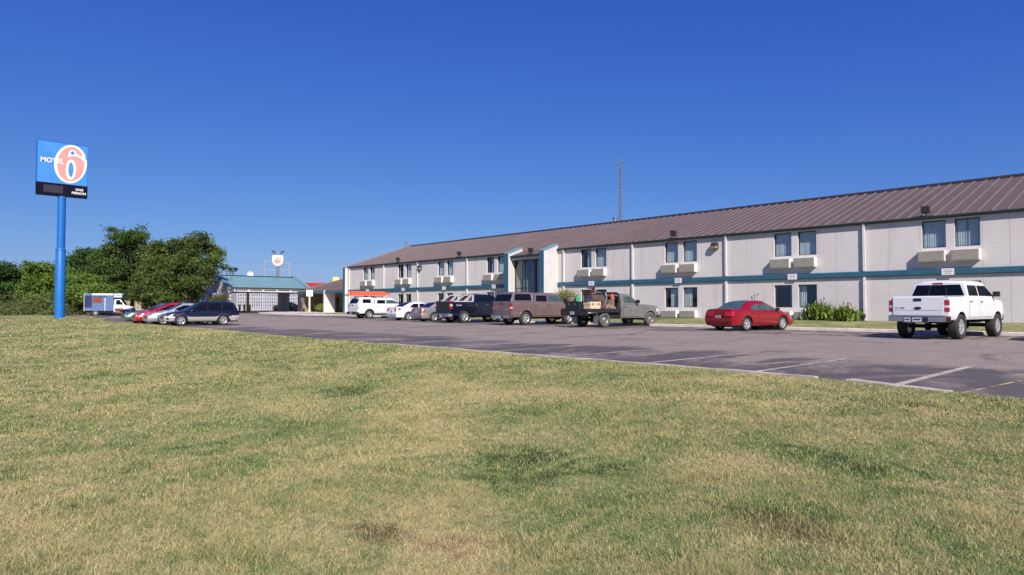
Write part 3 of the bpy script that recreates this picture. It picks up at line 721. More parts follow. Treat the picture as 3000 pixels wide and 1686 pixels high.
for (ya, yb) in ((29.8, 30.29), (40.41, 40.9)):
    def up(x): return ZT + .14 - (ZT - ZK) * abs(x - XC) / (XA - XC)
    mb = MB()
    prof = [(XA + .1, .2), (XA + .1, up(XA + .1)), (XC, up(XC)), (XZ - .1, up(XZ - .1)), (XZ - .1, .2), (-90.4, .2), (-90.4, 3.0), (-86.7, 3.0), (-86.7, .2)]
    a = [(XA + .1, .2), (XA + .1, 3.0), (-86.7, 3.0), (-86.7, .2)]; b = [(XZ - .1, .2), (XZ - .1, 3.0), (-90.4, 3.0), (-90.4, .2)]
    c_ = [(XA + .1, 3.0), (XA + .1, up(XA + .1)), (XC, up(XC)), (XZ - .1, up(XZ - .1)), (XZ - .1, 3.0)]
    for q in (a, b, c_): mb.ext(q, 'y', ya, yb)
    ew = co(mb, 'gable_wall', X['cream'])
    mb = MB()
    for xe in (XA + .13, XZ - .13):
        mb.prism([(xe, ya - .04, up(xe)), (xe, yb + .04, up(xe)), (XC, yb + .04, up(XC)), (XC, ya - .04, up(XC))], [(xe, ya - .04, up(xe) + .08), (xe, yb + .04, up(xe) + .08), (XC, yb + .04, up(XC) + .08), (XC, ya - .04, up(XC) + .08)])
    co(mb, 'coping', X['tealroof'], ew)
# ------------------------------------------------------------------ vehicles (local: +x forward, rear axle at x=0 on the ground)
WHEELS = {}
def wheel_meshes(r, w, style):
    key = (round(r, 3), round(w, 3), style)
    if key in WHEELS: return WHEELS[key]
    rr = r * {'truck': .60, 'steel': .56, 'car': .66, 'hub': .66}.get(style, .62)
    mb = MB(); h = w / 2
    mb.lathe([(rr, -h * .80), (rr * 1.08, -h * .97), (r * .90, -h), (r * .975, -h * .86), (r, -h * .6), (r, h * .6), (r * .975, h * .86), (r * .90, h), (rr * 1.08, h * .97), (rr, h * .80)], 36, 'y', closed=True)
    tyre = mb.mesh('tyre', X['dustyrub'] if style == 'steel' else X['rubber'], smooth=50)
    mb = MB(); d = h * .84
    mb.lathe([(rr * .999, -h * .7), (rr * .999, d * .96), (rr * .93, d), (rr * .86, d * .9), (rr * .83, d * .45), (rr * .1, d * .40), (.001, d * .40)], 36, 'y')
    nsp = 5 if style in ('truck', 'car') else 7
    if style == 'steel':
        mb.lathe([(rr * .62, d * .42), (rr * .6, d * .6), (rr * .35, d * .95), (rr * .2, d * 1.0), (.001, d * 1.0)], 20, 'y')
        for k in range(6):
            a = k * math.pi / 3; mb.lathe([(rr * .085, d * .401), (rr * .085, d * .46), (.001, d * .46)], 8, 'y', c=(rr * .72 * math.cos(a), 0, rr * .72 * math.sin(a)), m=1)
    else:
        for k in range(nsp):
            a = 2 * math.pi * k / nsp + math.pi / 2
            ca, sa = math.cos(a), math.sin(a); wi, wo = rr * .17, rr * (.20 if nsp == 5 else .13)
            def pt(rad, t, y): return (ca * rad - sa * t, y, sa * rad + ca * t)
            mb.prism([pt(rr * .1, -wi, d * .41), pt(rr * .9, -wo, d * .5), pt(rr * .9, wo, d * .5), pt(rr * .1, wi, d * .41)], [pt(rr * .1, -wi * .8, d * .88), pt(rr * .9, -wo * .75, d * .9), pt(rr * .9, wo * .75, d * .9), pt(rr * .1, wi * .8, d * .88)])
        mb.lathe([(rr * .2, d * .6), (rr * .19, d * .96), (rr * .12, d * 1.0), (.001, d * 1.0)], 16, 'y')
        # dark gaps between the spokes
        mb.lathe([(rr * .82, d * .455), (rr * .22, d * .415), (.001, d * .415)], 30, 'y', m=1)
    rim = mb.mesh('rim', [X['alloy'] if style != 'steel' else X['steel'], X['darkrim']], smooth=35)
    WHEELS[key] = (tyre, rim); return WHEELS[key]

def add_wheels(root, axles, W, r, w, style, dual=False):
    ty, ri = wheel_meshes(r, w, style)
    for x in axles:
        for s in (1, -1):
            o = place('wheel', ty, root, (x, s * (W / 2 - w / 2 - .02), r), (R(37 * x), 0, 0 if s > 0 else math.pi))
            o.rotation_euler = (0, R(23 * (x + s)), 0) if s > 0 else (0, R(17 * x), math.pi)
            place('rim', ri, o)

SED = [(0, .90), (.07, .955), (.2, .98), (.38, .995), (.55, 1.0), (.72, .988), (.86, .965), (.94, .935), (.98, .89), (1.0, .82)]
BOX = [(0, .955), (.05, .985), (.25, .995), (.5, 1.0), (.75, .998), (.9, .992), (.965, .985), (.99, .97), (1.0, .94)]

class Car:
    def __init__(c, root, xr, xf, W, zs, top, axles, R_arch, wr, sect=SED, taper=(.07, .10), tl=(.55, .75), rshift=None, fshift=None, crown=.02, zsill=None):
        c.root, c.xr, c.xf, c.W, c.zs, c.top, c.axles, c.Ra, c.wr = root, xr, xf, W, zs, top, axles, R_arch, wr
        c.sect, c.taper, c.tl, c.crown = sect, taper, tl, crown
        c.rs = rshift or [(0, .06), (.3, 0), (.8, .02), (1, .08)]
        c.fs = fshift or [(0, -.08), (.35, 0), (.7, -.04), (1, -.16)]
    def w(c, x):
        a = max(0, 1 - (x - c.xr) / c.tl[0]); b = max(0, 1 - (c.xf - x) / c.tl[1])
        return c.W / 2 - c.taper[0] * a * a - c.taper[1] * b * b
    def arch(c, x):
        z = 0
        for ax in c.axles:
            d = abs(x - ax)
            if d <= c.Ra + 1e-6: z = max(z, c.wr + math.sqrt(max(0, c.Ra ** 2 - d * d)))
        return z
    def zt(c, x): return lerp(c.top, x)
    def side_y(c, x, z):
        t = (z - c.zs) / (c.zt(x) - c.zs); return c.w(x) * lerp(c.sect, min(1, max(0, t)))
    def sx(c, x, t):
        a = max(0, 1 - (x - c.xr) / .5); b = max(0, 1 - (c.xf - x) / .6)
        return x + lerp(c.rs, t) * a + lerp(c.fs, t) * b
    def body(c, mats, mb=None, name='body'):
        xs = set(np.linspace(c.xr, c.xf, 46).round(3)) | {round(p[0], 3) for p in c.top if c.xr <= p[0] <= c.xf}
        for ax in c.axles:
            for k in range(17): xs.add(round(ax + c.Ra * math.cos(math.pi * k / 16), 4))
            xs |= {round(ax + c.Ra + .004, 4), round(ax - c.Ra - .004, 4)}
        xs = sorted(x for x in xs if c.xr <= x <= c.xf)
        mb = mb or MB(); n = None; vs = []; fs = []; ms = []
        for x in xs:
            zl = max(c.zs, c.arch(x)); zt = c.zt(x); w = c.w(x); half = [(0, zl, 0)]
            y0 = lerp(c.sect, (zl - c.zs) / (zt - c.zs)) * w
            half.append((y0 - .0, zl, 0))
            for t, f in c.sect:
                z = c.zs + t * (zt - c.zs)
                if z <= zl + .002: half.append((y0, zl, (zl - c.zs) / (zt - c.zs)))
                else: half.append((f * w, z, t))
            half.append((c.sect[-1][1] * w * .5, zt + c.crown * .75, 1)); half.append((0, zt + c.crown, 1))
            ring = half + [(-y, z, t) for y, z, t in half[-2:0:-1]]
            n = len(ring); vs += [(c.sx(x, t), y, z) for y, z, t in ring]
        for i in range(len(xs) - 1):
            for j in range(n):
                fs.append((i * n + j, i * n + (j + 1) % n, (i + 1) * n + (j + 1) % n, (i + 1) * n + j)); ms.append(1 if j in (0, n - 1) else 0)
        fs += [tuple(range(n - 1, -1, -1)), tuple((len(xs) - 1) * n + j for j in range(n))]; ms += [0, 0]
        mb.v += vs; mb.f += fs; mb.m += ms
        return mb
    def house(c, prof, zb, wb, inset, rc=.09, crown=.035, yend=0):
        """greenhouse / shell loft; returns mesh and samplers"""
        H = max(z for _, z in prof) - zb
        xs = sorted(set(np.linspace(prof[0][0], prof[-1][0], 34).round(3)) | {round(p[0], 3) for p in prof})
        def zz(x): return lerp(prof, x)
        def sy(z): return wb - inset * (z - zb) / H
        def edge_(x):
            h = max(.001, zz(x) - zb); r = min(rc, h * .5); return sy(zb + h) - r * .75, r, h
        mb = MB(); vs = []; fs = []
        for x in xs:
            ye, r, h = edge_(x); half = [(wb, zb), (sy(zb + (h - r) * .5), zb + (h - r) * .5), (sy(zb + h - r), zb + h - r), (sy(zb + h) - r * .16, zb + h - r * .35), (ye, zb + h)]
            cr = crown * min(1, h / H)
            for q in (.66, .33, 0): half.append((ye * q, zb + h + cr * (1 - q * q)))
            ring = half + [(-y, z) for y, z in half[-2::-1]]; n = len(ring); vs += [(x, y, z) for y, z in ring]
        for i in range(len(xs) - 1):
            for j in range(n - 1): fs.append((i * n + j, i * n + j + 1, (i + 1) * n + j + 1, (i + 1) * n + j))
        fs += [tuple(range(n)), tuple((len(xs) - 1) * n + j for j in range(n))]
        mb.add(vs, fs)
        def roofpt(x, q, off=.008):
            ye, r, h = edge_(x); cr = crown * min(1, h / H); return (x, ye * q, zb + h + cr * (1 - q * q) + off)
        c.h_sy, c.h_roof = sy, roofpt
        return mb
    def side_glass(c, pts, mat, parent=None, name='window', sides=(1, -1), off=.006):
        sy = c.h_sy
        for s in sides:
            mb = MB(); mb.prism([(x, s * (sy(z) - .02), z) for x, z in pts], [(x, s * (sy(z) + off), z) for x, z in pts]); mb.obj(name, mat, parent or c.root)
    def end_glass(c, x0, x1, mat, name, qm=.93, off=.010, split=False):
        pt = c.h_roof; mb = MB(); vs = []; nx, ny = 6, 8
        ranges = [(-qm, qm)] if not split else [(-qm, -.34), (-.32, .32), (.34, qm)]
        for q0, q1 in ranges:
            vs = []
            for i in range(nx + 1):
                x = x0 + (x1 - x0) * i / nx
                for j in range(ny + 1): vs.append(pt(x, q0 + (q1 - q0) * j / ny, off))
            mb.add(vs, [(i * (ny + 1) + j, i * (ny + 1) + j + 1, (i + 1) * (ny + 1) + j + 1, (i + 1) * (ny + 1) + j) for i in range(nx) for j in range(ny)])
        return mb.obj(name, mat, c.root, smooth=60)
    def doors(c, ranges, mats, zlo, zhi, sides=(1, -1), handle=None, hz=.86, hmat=None):
        for (a, b) in ranges:
            for s in sides:
                mb = MB()
                for (g, off, m) in ((.014, .0025, 1), (0, .005, 0)):
                    vs = []; nx, nz = 9, 7
                    for i in range(nx + 1):
                        x = a - g + (b - a + 2 * g) * i / nx; lo = max(zlo - g, c.arch(x) + .03 - g)
                        for j in range(nz + 1):
                            z = lo + (zhi + (g if g else 0) - lo) * j / nz; vs.append((x, s * (c.side_y(x, z) + off), z))
                    mb.add(vs, [(i * (nz + 1) + j, (i + 1) * (nz + 1) + j, (i + 1) * (nz + 1) + j + 1, i * (nz + 1) + j + 1) for i in range(nx) for j in range(nz)], m)
                d = mb.obj('door', mats, c.root, smooth=50)
                x = a + .14; z = hz; y = c.side_y(x, z)
                h = MB(); h.box(x - .085, x + .085, s * y - .018, s * y + .030 if s > 0 else s * y + .018, z - .018, z + .018) if s > 0 else h.box(x - .085, x + .085, s * y - .030, s * y + .018, z - .018, z + .018)
                h.obj('door_handle', hmat or mats[0], d, bevel=.006)
    def corner_light(c, rear, z0, z1, along, across, mats, name, off=.008, zmid=None):
        """lamp that wraps the corner; follows the body in plan"""
        for s in (1, -1):
            mb = MB(); bands = [(z0, z1, 0)] if zmid is None else [(zmid[1], z1, 0), (zmid[0], zmid[1], 1), (z0, zmid[0], 0)]
            for (a, b, m) in bands:
                rings = []
                for z in (a, b):
                    xe = c.xr if rear else c.xf; sg = 1 if rear else -1; t = (z - c.zs) / (c.zt(xe + sg * .05) - c.zs)
                    o = []; i_ = []
                    for k in range(5):
                        x = xe + sg * along * (1 - k / 4); y = c.side_y(x, z); xx = c.sx(x, t); o.append((xx, s * (y + off), z)); i_.append((xx + sg * .05, s * (y - .06), z))
                    x = c.sx(xe, t); y = c.side_y(xe, z)
                    o.append((x - sg * off, s * (y - .01), z)); i_.append((x + sg * .06, s * (y - .07), z))
                    o.append((x - sg * off, s * (y - across), z)); i_.append((x + sg * .06, s * (y - across), z))
                    rings.append(o + i_[::-1])
                mb.prism(rings[0], rings[1], m)
            mb.obj(name, mats, c.root, smooth=40)
    def bumper(c, rear, z0, z1, mats, out=.012, along=.5, name='bumper', top_m=0):
        xe = c.xr if rear else c.xf; sg = 1 if rear else -1; rings = []
        for z, o in ((z0, out * .4), (z0 + .04, out), (z1 - .03, out), (z1, out * .3)):
            t = (z - c.zs) / (c.zt(xe + sg * .05) - c.zs); ring = []
            pts = []
            for k in range(6):
                x = xe + sg * along * (1 - k / 5); pts.append((c.sx(x, t) - (sg * o if k == 5 else 0), c.side_y(x, z) + o - (.02 if k == 5 else 0)))
            out_ = [(x, y, z) for x, y in pts] + [(x, -y, z) for x, y in pts[::-1]]
            inn = [(x + sg * .03, y - .09, z) for x, y in pts] + [(x + sg * .03, -(y - .09), z) for x, y in pts[::-1]]
            rings.append(out_ + inn[::-1])
        n = len(rings[0]); vs = [v for q in rings for v in q]; fs = []
        for i in range(3):
            for j in range(n): fs.append((i * n + j, i * n + (j + 1) % n, (i + 1) * n + (j + 1) % n, (i + 1) * n + j))
        fs += [tuple(range(n)), tuple(3 * n + j for j in range(n))]
        mb = MB().add(vs, fs); return mb.obj(name, mats, c.root, smooth=40)
    def mirrors(c, x, z, mat, w=.2, h=.14, y=None):
        for s in (1, -1):
            yy = (y or c.side_y(x, z - .1)); mb = MB(); a, b = sorted((s * (yy + .04), s * (yy + .04 + w))); mb.box(x - .06, x + .06, a, b, z - h / 2, z + h / 2)
            mb2 = mb; mb2.tube([(x, s * (yy - .06), z - h * .45), (x, s * (yy + .08), z - h * .2)], .028, 6); mb2.obj('side_mirror', mat, c.root, bevel=.02)
    def badge(c, pts_fn, mat, name='badge'): pass

def rear_plate(c, x, z, w=.31, h=.16, y=0, name='licence_plate', tilt=0):
    mb = MB(); mb.box(x - .012, x, y - w / 2, y + w / 2, z - h / 2, z + h / 2); mb.box(x - .0145, x - .012, y - w * .36, y + w * .36, z - h * .10, z + h * .18, 1)
    return mb.obj(name, [X['plate'], X['navycloth']], c.root)

def at_wheel(px_, py_, a, W):
    """root (rear axle centre) from the outer right rear wheel contact and heading a"""
    hx, hy = math.sin(R(a)), math.cos(R(a)); lx, ly = -hy, hx
    return (px_ + lx * (W / 2 - .05), py_ + ly * (W / 2 - .05), asph(px_, py_)), R(90 - a)

def chassis(c, x0, x1, z0, z1, hw=.42, axle_r=None):
    mb = MB()
    for s in (1, -1): mb.box(x0, x1, s * hw - .05, s * hw + .05, z0, z1)
    mb.box(x0 + .5, x1 - .8, -hw + .05, hw - .05, z0 + .02, z1 - .01)
    for ax in c.axles: mb.tube([(ax, -c.W / 2 + .2, c.wr), (ax, c.W / 2 - .2, c.wr)], .07, 8); mb.lathe([(.02, -.15), (.16, -.06), (.16, .06), (.02, .15)], 12, 'y', c=(ax, .1, c.wr))
    mb.tube([(.3, -.5, z0 + .02), (-.9 if x0 < -.9 else x0, -.52, z0 + .02)], .035, 8)
    return mb.obj('chassis', X['under'], c.root)

def pickup(label, pos, rot, P, col, W=2.0, H=2.0, rail=1.42, hood=1.32, zs=.52, r=.42, wb=3.6, ro=1.15, fo=.95, cab=(.62, 2.75), ws=.62, style='truck', glass=None, bumper='chrome', name='pickup_truck', topper=None, cat='pickup truck', sail=False, lowlights=True, roofz=None, tailcol=None, doors=2):
    root = thing(name, label, cat, pos, rot, 'vehicles parked along the motel')
    xr, xf = -ro, wb + fo; cx0, cx1 = cab; base = cx1 + ws
    top = [(xr, rail), (cx0 - .02, rail), (cx0, rail), (base - .1, rail - .01), (base + .02, hood + .04), (wb - .1, hood), (xf - .25, hood - .06), (xf, hood - .16)]
    c = Car(root, xr, xf, W, zs, top, (0, wb), r + .10, r, BOX, taper=(.015, .07), tl=(.3, .7), rshift=[(0, .0), (1, .02)], fshift=[(0, -.05), (.4, 0), (1, -.07)], crown=.008)
    mb = c.body(None)
    # dark bed floor sunk between the rails
    if not topper:
        mb.box(xr + .07, cx0 - .05, -W / 2 + .11, W / 2 - .11, rail + .009, rail + .012, 1)
    mb.obj('body', [col, X['under']], root, smooth=38, clean=True)
    gl = glass or X['cglass']
    sc = W / 2 * .975; ins = .15
    prof = [(cx0, rail - .02), (cx0 + .08, H - .10), (cx0 + .28, H - .02), (cx0 + .9, H), (cx1 - .2, H - .01), (cx1, H - .05), (base, rail - .02)]
    c.house(prof, rail - .02, sc, ins, rc=.10).obj('cab', col, root, smooth=38, clean=True)
    zl, zh = rail + .05, H - .17
    nd = doors; span = cx1 - cx0 + ws * .62; xs0 = cx0 + .20
    mid = xs0 + (span - .25) * (.42 if nd == 2 else 0)
    if nd == 2:
        c.side_glass([(xs0 - .01, zl), (mid - .04, zl), (mid - .03, zh), (xs0 + .05, zh)], gl)
        c.side_glass([(mid + .05, zl), (base - .22, zl), (base - .17, zl + .05), (cx1 - .02, zh), (mid + .06, zh)], P.get('fglass', gl))
        c.doors([(xs0 - .06, mid), (mid + .015, base - .12)], [col, X['black']], zs + .10, rail - .03, hz=rail - .17, hmat=X['black'] if P.get('blackh') else X['chrome'])
    else:
        c.side_glass([(xs0 - .02, zl), (base - .24, zl), (base - .18, zl + .05), (cx1 - .02, zh), (xs0 + .02, zh)], P.get('fglass', gl))
        c.doors([(xs0 - .08, base - .12)], [col, X['black']], zs + .08, rail - .03, hz=rail - .17, hmat=X['black'])
    c.end_glass(cx1 + .02, base - .05, gl, 'windshield')
    # rear glass on the near-vertical back of the cab
    mb = MB(); y1 = sc - ins - .10; y0 = sc - .10; zc0, zc1 = rail + .06, H - .15
    def rx(z): return cx0 + .08 * (z - rail + .02) / (H - .08 - rail) - .012
    for (q0, q1) in ((-1, -.36), (-.34, .34), (.36, 1)):
        mb.prism([(rx(z) + .03, (y0 + (y1 - y0) * (z - zc0) / (zc1 - zc0)) * q, z) for q, z in ((q0, zc0), (q1, zc0), (q1, zc1), (q0, zc1))], [(rx(z), (y0 + (y1 - y0) * (z - zc0) / (zc1 - zc0)) * q, z) for q, z in ((q0, zc0), (q1, zc0), (q1, zc1), (q0, zc1))])
    mb.obj('rear_window', gl, root)
    mb = MB(); mb.box(rx(H - .08) - .012, rx(H - .08) + .03, -.16, .16, H - .115, H - .065); mb.obj('brake_light', X['tail'], root)
    # tailgate
    if P.get('tailgate', True):
        tm = tailcol or col; mb = MB(); zt0 = zs + .13
        mb.prism([(xr - .018, -W / 2 + .17, zt0), (xr - .018, W / 2 - .17, zt0), (xr - .018, W / 2 - .17, rail - .02), (xr - .018, -W / 2 + .17, rail - .02)], [(xr + .05, -W / 2 + .165, zt0), (xr + .05, W / 2 - .165, zt0), (xr + .05, W / 2 - .165, rail + .012), (xr + .05, -W / 2 + .165, rail + .012)])
        mb.box(xr - .004, xr + .04, W / 2 - .17, W / 2 - .155, zt0, rail, 1); mb.box(xr - .004, xr + .04, -W / 2 + .155, -W / 2 + .17, zt0, rail, 1)
        mb.box(xr - .024, xr - .0185, -W / 2 + .2, W / 2 - .2, zt0 + .215, zt0 + .225, 1)
        tg = mb.obj('tailgate', [tm, X['seam'] if P.get('palegap') else X['black']], root)
        mb = MB(); mb.box(xr - .034, xr - .019, -.13, .13, rail - .155, rail - .055); mb.obj('tailgate_handle', X['black'], tg, bevel=.01)
        if P.get('emblem') == 'oval':
            mb = MB(); mb.lathe([(.001, xr - .032), (.11, xr - .030), (.125, xr - .019)], 24, 'x', c=(0, 0, 0)); mb.v = [(x, y * 1.0, z * .45 + rail - .41) for x, y, z in mb.v]; mb.obj('emblem', X['navycloth'], tg)
            mb = MB(); text_mb(mb, 'F-150', 0, (0, .30, 0, .065), lambda u, v: (xr - .021, W / 2 - .26 - u, rail - .44 + v), .02); mb.obj('lettering', X['black'], tg)
        elif P.get('emblem') == 'shield':
            mb = MB(); mb.ext([(-.07, .08), (0, .10), (.07, .08), (.055, -.02), (0, -.10), (-.055, -.02)], 'x', xr - .034, xr - .019); mb.v = [(x, y, z + rail - .30) for x, y, z in mb.v]; mb.obj('emblem', X['chrome'], tg)
            mb = MB(); text_mb(mb, 'RAM', 0, (0, .30, 0, .07), lambda u, v: (xr - .021, -W / 2 + .55 - u, rail - .42 + v), .02); mb.obj('lettering', X['chrome'], tg)
    # tail lamps
    tz = P.get('tail', (rail - .54, rail - .12)); zm = (tz[0] + (tz[1] - tz[0]) * .36, tz[0] + (tz[1] - tz[0]) * .55) if P.get('clear', True) else None
    c.corner_light(True, tz[0], tz[1], P.get('tl_along', .06), .14, [X['tail'], X['clearlens']], 'tail_light', zmid=zm)
    c.corner_light(False, hood - .42, hood - .18, .30, .36, [X['clearlens']], 'headlight')
    # bumpers
    bm = X[bumper]; bz0, bz1 = zs - .06, zs + .14
    mb = MB(); mb.ext([(xr - .16, -W / 2 + .06), (xr + .14, -W / 2 - .004), (xr + .14, W / 2 + .004), (xr - .16, W / 2 - .06), (xr - .20, W / 2 - .3), (xr - .20, -W / 2 + .3)], 'z', bz0, bz1)
    mb.box(xr - .17, xr + .1, -W / 2 + .08, W / 2 - .08, bz1 + .001, bz1 + .022, 1); mb.box(xr - .208, xr - .16, -.42, .42, bz0 - .04, bz1 - .03, 1)
    b = mb.obj('bumper', [bm, X['black']], root, bevel=.02)
    rear_plate(c, xr - .209, bz0 + .07, y=-.05)
    if P.get('twoplates'): rear_plate(c, xr - .209, bz0 + .07, w=.22, h=.15, y=.27)
    mb = MB(); mb.ext([(xf + .10, -W / 2 + .12), (xf - .3, -W / 2), (xf - .3, W / 2), (xf + .10, W / 2 - .12)], 'z', zs - .05, zs + .2); mb.obj('bumper', bm, root, bevel=.03)
    mb = MB(); mb.box(xf - .08, xf + .02, -.55, .55, hood - .48, hood - .2)
    for i in range(4): mb.box(xf + .02, xf + .035, -.55, .55, hood - .46 + i * .07, hood - .44 + i * .07, 1)
    mb.obj('grille', [X['black'], X['chrome']], root)
    c.mirrors(base - .22, rail + .13, X['black'], .22, .20, y=sc - .02)
    chassis(c, xr + .1, xf - .3, zs - .12, zs + .05)
    # dark mouldings round the wheel arches
    mb = MB()
    for ax in (0, wb):
        for s in (1, -1):
            t0 = math.asin(max(0, min(.95, (c.zs + .01 - c.wr) / c.Ra))); pts = [(ax + c.Ra * math.cos(t), c.wr + c.Ra * math.sin(t)) for t in np.linspace(t0, math.pi - t0, 19)]
            mb.tube([(x, s * (c.side_y(x, min(max(z, zs), rail)) - .012), z) for x, z in pts], .022, 6)
    mb.obj('wheel_arch_trim', P.get('archm', col), root, smooth=60)
    add_wheels(root, (0, wb), W + P.get('track', .02), r, P.get('tw', .29), style)
    return root, c

# lifted white crew cab near the right edge
WHITEP = paint('white_car_paint', (.80, .80, .80), 0, .28, .06)
pos, rot = at_wheel(-6.19, 27.80, 6.5, 2.0)
pickup('lifted white crew cab pickup with chrome bumper and big tyres', pos, rot, dict(emblem='oval', blackh=True, twoplates=True, palegap=True, track=.06, tw=.32), WHITEP,
       W=2.0, H=2.14, rail=1.53, hood=1.46, zs=.70, r=.455, wb=3.58, ro=1.10, fo=.92, cab=(.62, 2.62), ws=.72)

# brown pickup with camper shell
BROWN = paint('brown_metallic_paint', (.215, .150, .138), .35, .34, .14)
pos, rot = at_wheel(-29.35, 28.65, 6.5, 2.0)
ramr, ramc = pickup('brown pickup truck with matching camper shell and chrome wheels', pos, rot, dict(emblem='shield', fglass=X['aglass'], twoplates=True, tail=(.88, 1.33), tl_along=.10, track=.02), BROWN,
       W=2.0, H=2.04, rail=1.44, hood=1.34, zs=.50, r=.425, wb=3.55, ro=1.18, fo=.95, cab=(.62, 2.62), ws=.75, topper=True)
def camper(c, root, col, x0, x1, zb, H, wb, slope=.22, win=None, rear=True, split=True):
    mb = c.house([(x0, zb), (x0 + .02, zb + .04), (x0 + slope, H - .06), (x0 + slope + .12, H - .01), (x1 - .05, H), (x1, H - .03)], zb, wb, .12, rc=.08)
    sh = mb.obj('camper_shell', col, root, smooth=38, clean=True)
    c.side_glass(win, X['cglass'], sh)
    if rear:
        mb = MB(); sy = c.h_sy; a, b = zb + .06, H - .13
        def rx(z): return x0 + .02 + (slope - .02) * (z - zb - .04) / (H - .1 - zb)
        q = [(rx(z) - .02, s * (sy(z) - .09), z) for s, z in ((1, a), (-1, a), (-1, b), (1, b))]
        mb.prism([(x + .03, y, z) for x, y, z in q], q); mb.obj('rear_window', X['cglass'], sh)
    return sh
camper(ramc, ramr, BROWN, -1.16, .54, 1.445, 2.06, .965, .24, [(-.84, 1.54), (-.88, 1.60), (-.80, 1.92), (-.72, 1.95), (.34, 1.95), (.40, 1.92), (.44, 1.60), (.40, 1.54)])
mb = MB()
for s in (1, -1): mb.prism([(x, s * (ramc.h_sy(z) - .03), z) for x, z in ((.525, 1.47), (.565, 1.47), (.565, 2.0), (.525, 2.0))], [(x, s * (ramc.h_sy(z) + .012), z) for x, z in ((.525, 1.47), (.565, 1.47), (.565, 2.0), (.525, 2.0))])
mb.obj('shell_edge_glint', X['alloy'], ramr)  # light strip added to imitate sun glint on the shell's front corners
mb = MB()
for s in (1, -1): a_, b_ = sorted((s * (ramc.h_sy(1.75) + .0), s * (ramc.h_sy(1.75) + .010))); mb.box(-.26, -.24, a_, b_, 1.56, 1.93)
mb.obj('window_divider', X['black'], ramr)

# white pickup with shell and roof rack carrying the ladder
pos, rot = at_wheel(-49.6, 29.6, 4, 1.86)
frr, frc = pickup('white pickup truck with white topper and ladder rack', pos, rot, dict(fglass=X['aglass'], archm=X['black'], tail=(.86, 1.24), clear=False, tl_along=.16, emblem=None), WHITEP,
       W=1.86, H=1.78, rail=1.24, hood=1.14, zs=.44, r=.37, wb=3.2, ro=1.12, fo=.85, cab=(.52, 2.30), ws=.78, topper=True, bumper='black')
camper(frc, frr, WHITEP, -1.10, .44, 1.245, 1.82, .89, .30, [(-.62, 1.33), (-.62, 1.63), (-.58, 1.67), (.12, 1.67), (.16, 1.63), (.16, 1.33)])
mb = MB()
for x in (-.6, .25, 1.4):
    mb.box(x - .03, x + .03, -.72, .72, 1.90, 1.94)
    for s in (1, -1): mb.box(x - .03, x + .03, s * .70 - .02, s * .70 + .02, 1.76, 1.90)
mb.obj('roof_rack', X['black'], frr)
# extension ladder: two fibreglass sections
mb = MB()
for z, x0, x1, hw in ((0, -1.9, 1.75, .22), (.125, -1.55, 1.95, .19), (.25, -1.7, 1.6, .22)):
    for s in (1, -1): mb.box(x0, x1, s * hw - .02, s * hw + .02, z, z + .118)
    for i in range(12):
        x = x0 + .15 + i * (x1 - x0 - .3) / 11; mb.tube([(x, -hw - .03, z + .06), (x, hw + .03, z + .06)], .026, 8, 1)
for s in (1, -1): mb.box(-2.08, -1.88, s * .22 - .035, s * .22 + .035, -.02, .06, 2); mb.box(1.95, 2.08, s * .19 - .03, s * .19 + .03, .1, .18, 2)
# tipped up on its edge on the rack
ang = R(4); mb.v = [(x, y * math.cos(ang) - z * math.sin(ang), y * math.sin(ang) + z * math.cos(ang)) for x, y, z in mb.v]
zmn = min(v[2] for v in mb.v); mb.v = [(x, y, z - zmn) for x, y, z in mb.v]
wm = Matrix.Translation(pos) @ Matrix.Rotation(rot, 4, 'Z')
lp = wm @ Vector((.15, -.25, 1.942))
tag(mb.obj('extension_ladder', [X['orange'], X['alum'], X['black']], loc=lp, rot=rot), 'orange fibreglass extension ladder on the rack of a white pickup', 'ladder')

# navy truck with grey sail panels
NAVY = paint('navy_paint', (.003, .005, .020), .0, .3, .2)
SAIL = M('grey_cladding', (.42, .41, .42), .7, var=.1)
pos, rot = at_wheel(-36.1, 29.2, 5, 2.0)
avr, avc = pickup('navy blue pickup truck with light grey sail panels and black tailgate', pos, rot, dict(tail=(.98, 1.56), clear=True, tl_along=.14, emblem=None, archm=X['black']), NAVY,
       W=2.02, H=2.02, rail=1.48, hood=1.36, zs=.50, r=.425, wb=3.3, ro=1.20, fo=.95, cab=(.72, 2.55), ws=.75, bumper='steel', tailcol=X['black'])
for s in (1, -1):
    mb = MB(); y0, y1 = sorted((s * .90, s * .965))
    o = [(-.95, 1.485), (.78, 1.485), (.78, 2.0), (.05, 1.98), (-.12, 1.96)]
    mb.ext([(-.95, 1.485), (.78, 1.485), (.78, 1.56), (-.80, 1.56)], 'y', y0, y1)
    mb.ext([(.62, 1.561), (.78, 1.561), (.78, 2.0), (.62, 1.995)], 'y', y0, y1)
    mb.ext([(-.10, 1.92), (.619, 1.95), (.619, 1.995), (.05, 1.99), (-.05, 1.975)], 'y', y0, y1)
    mb.ext([(-.79, 1.561), (-.55, 1.561), (-.02, 1.915), (-.10, 1.93), (-.14, 1.93)], 'y', y0, y1)
    mb.ext([(-.10, 1.561), (.25, 1.561), (.58, 1.945), (.42, 1.94)], 'y', y0 + .003, y1 - .003)
    y2, y3 = sorted((s * .905, s * .94))
    mb.ext([(-.7, 1.57), (.7, 1.57), (.7, 1.97), (-.1, 1.94)], 'y', y2, y3, 1)
    mb.obj('sail_panel', [SAIL, X['black']], avr)
mb = MB(); mb.box(-1.14, .70, -.86, .86, 1.50, 1.535); mb.obj('bed_cover', X['black'], avr)
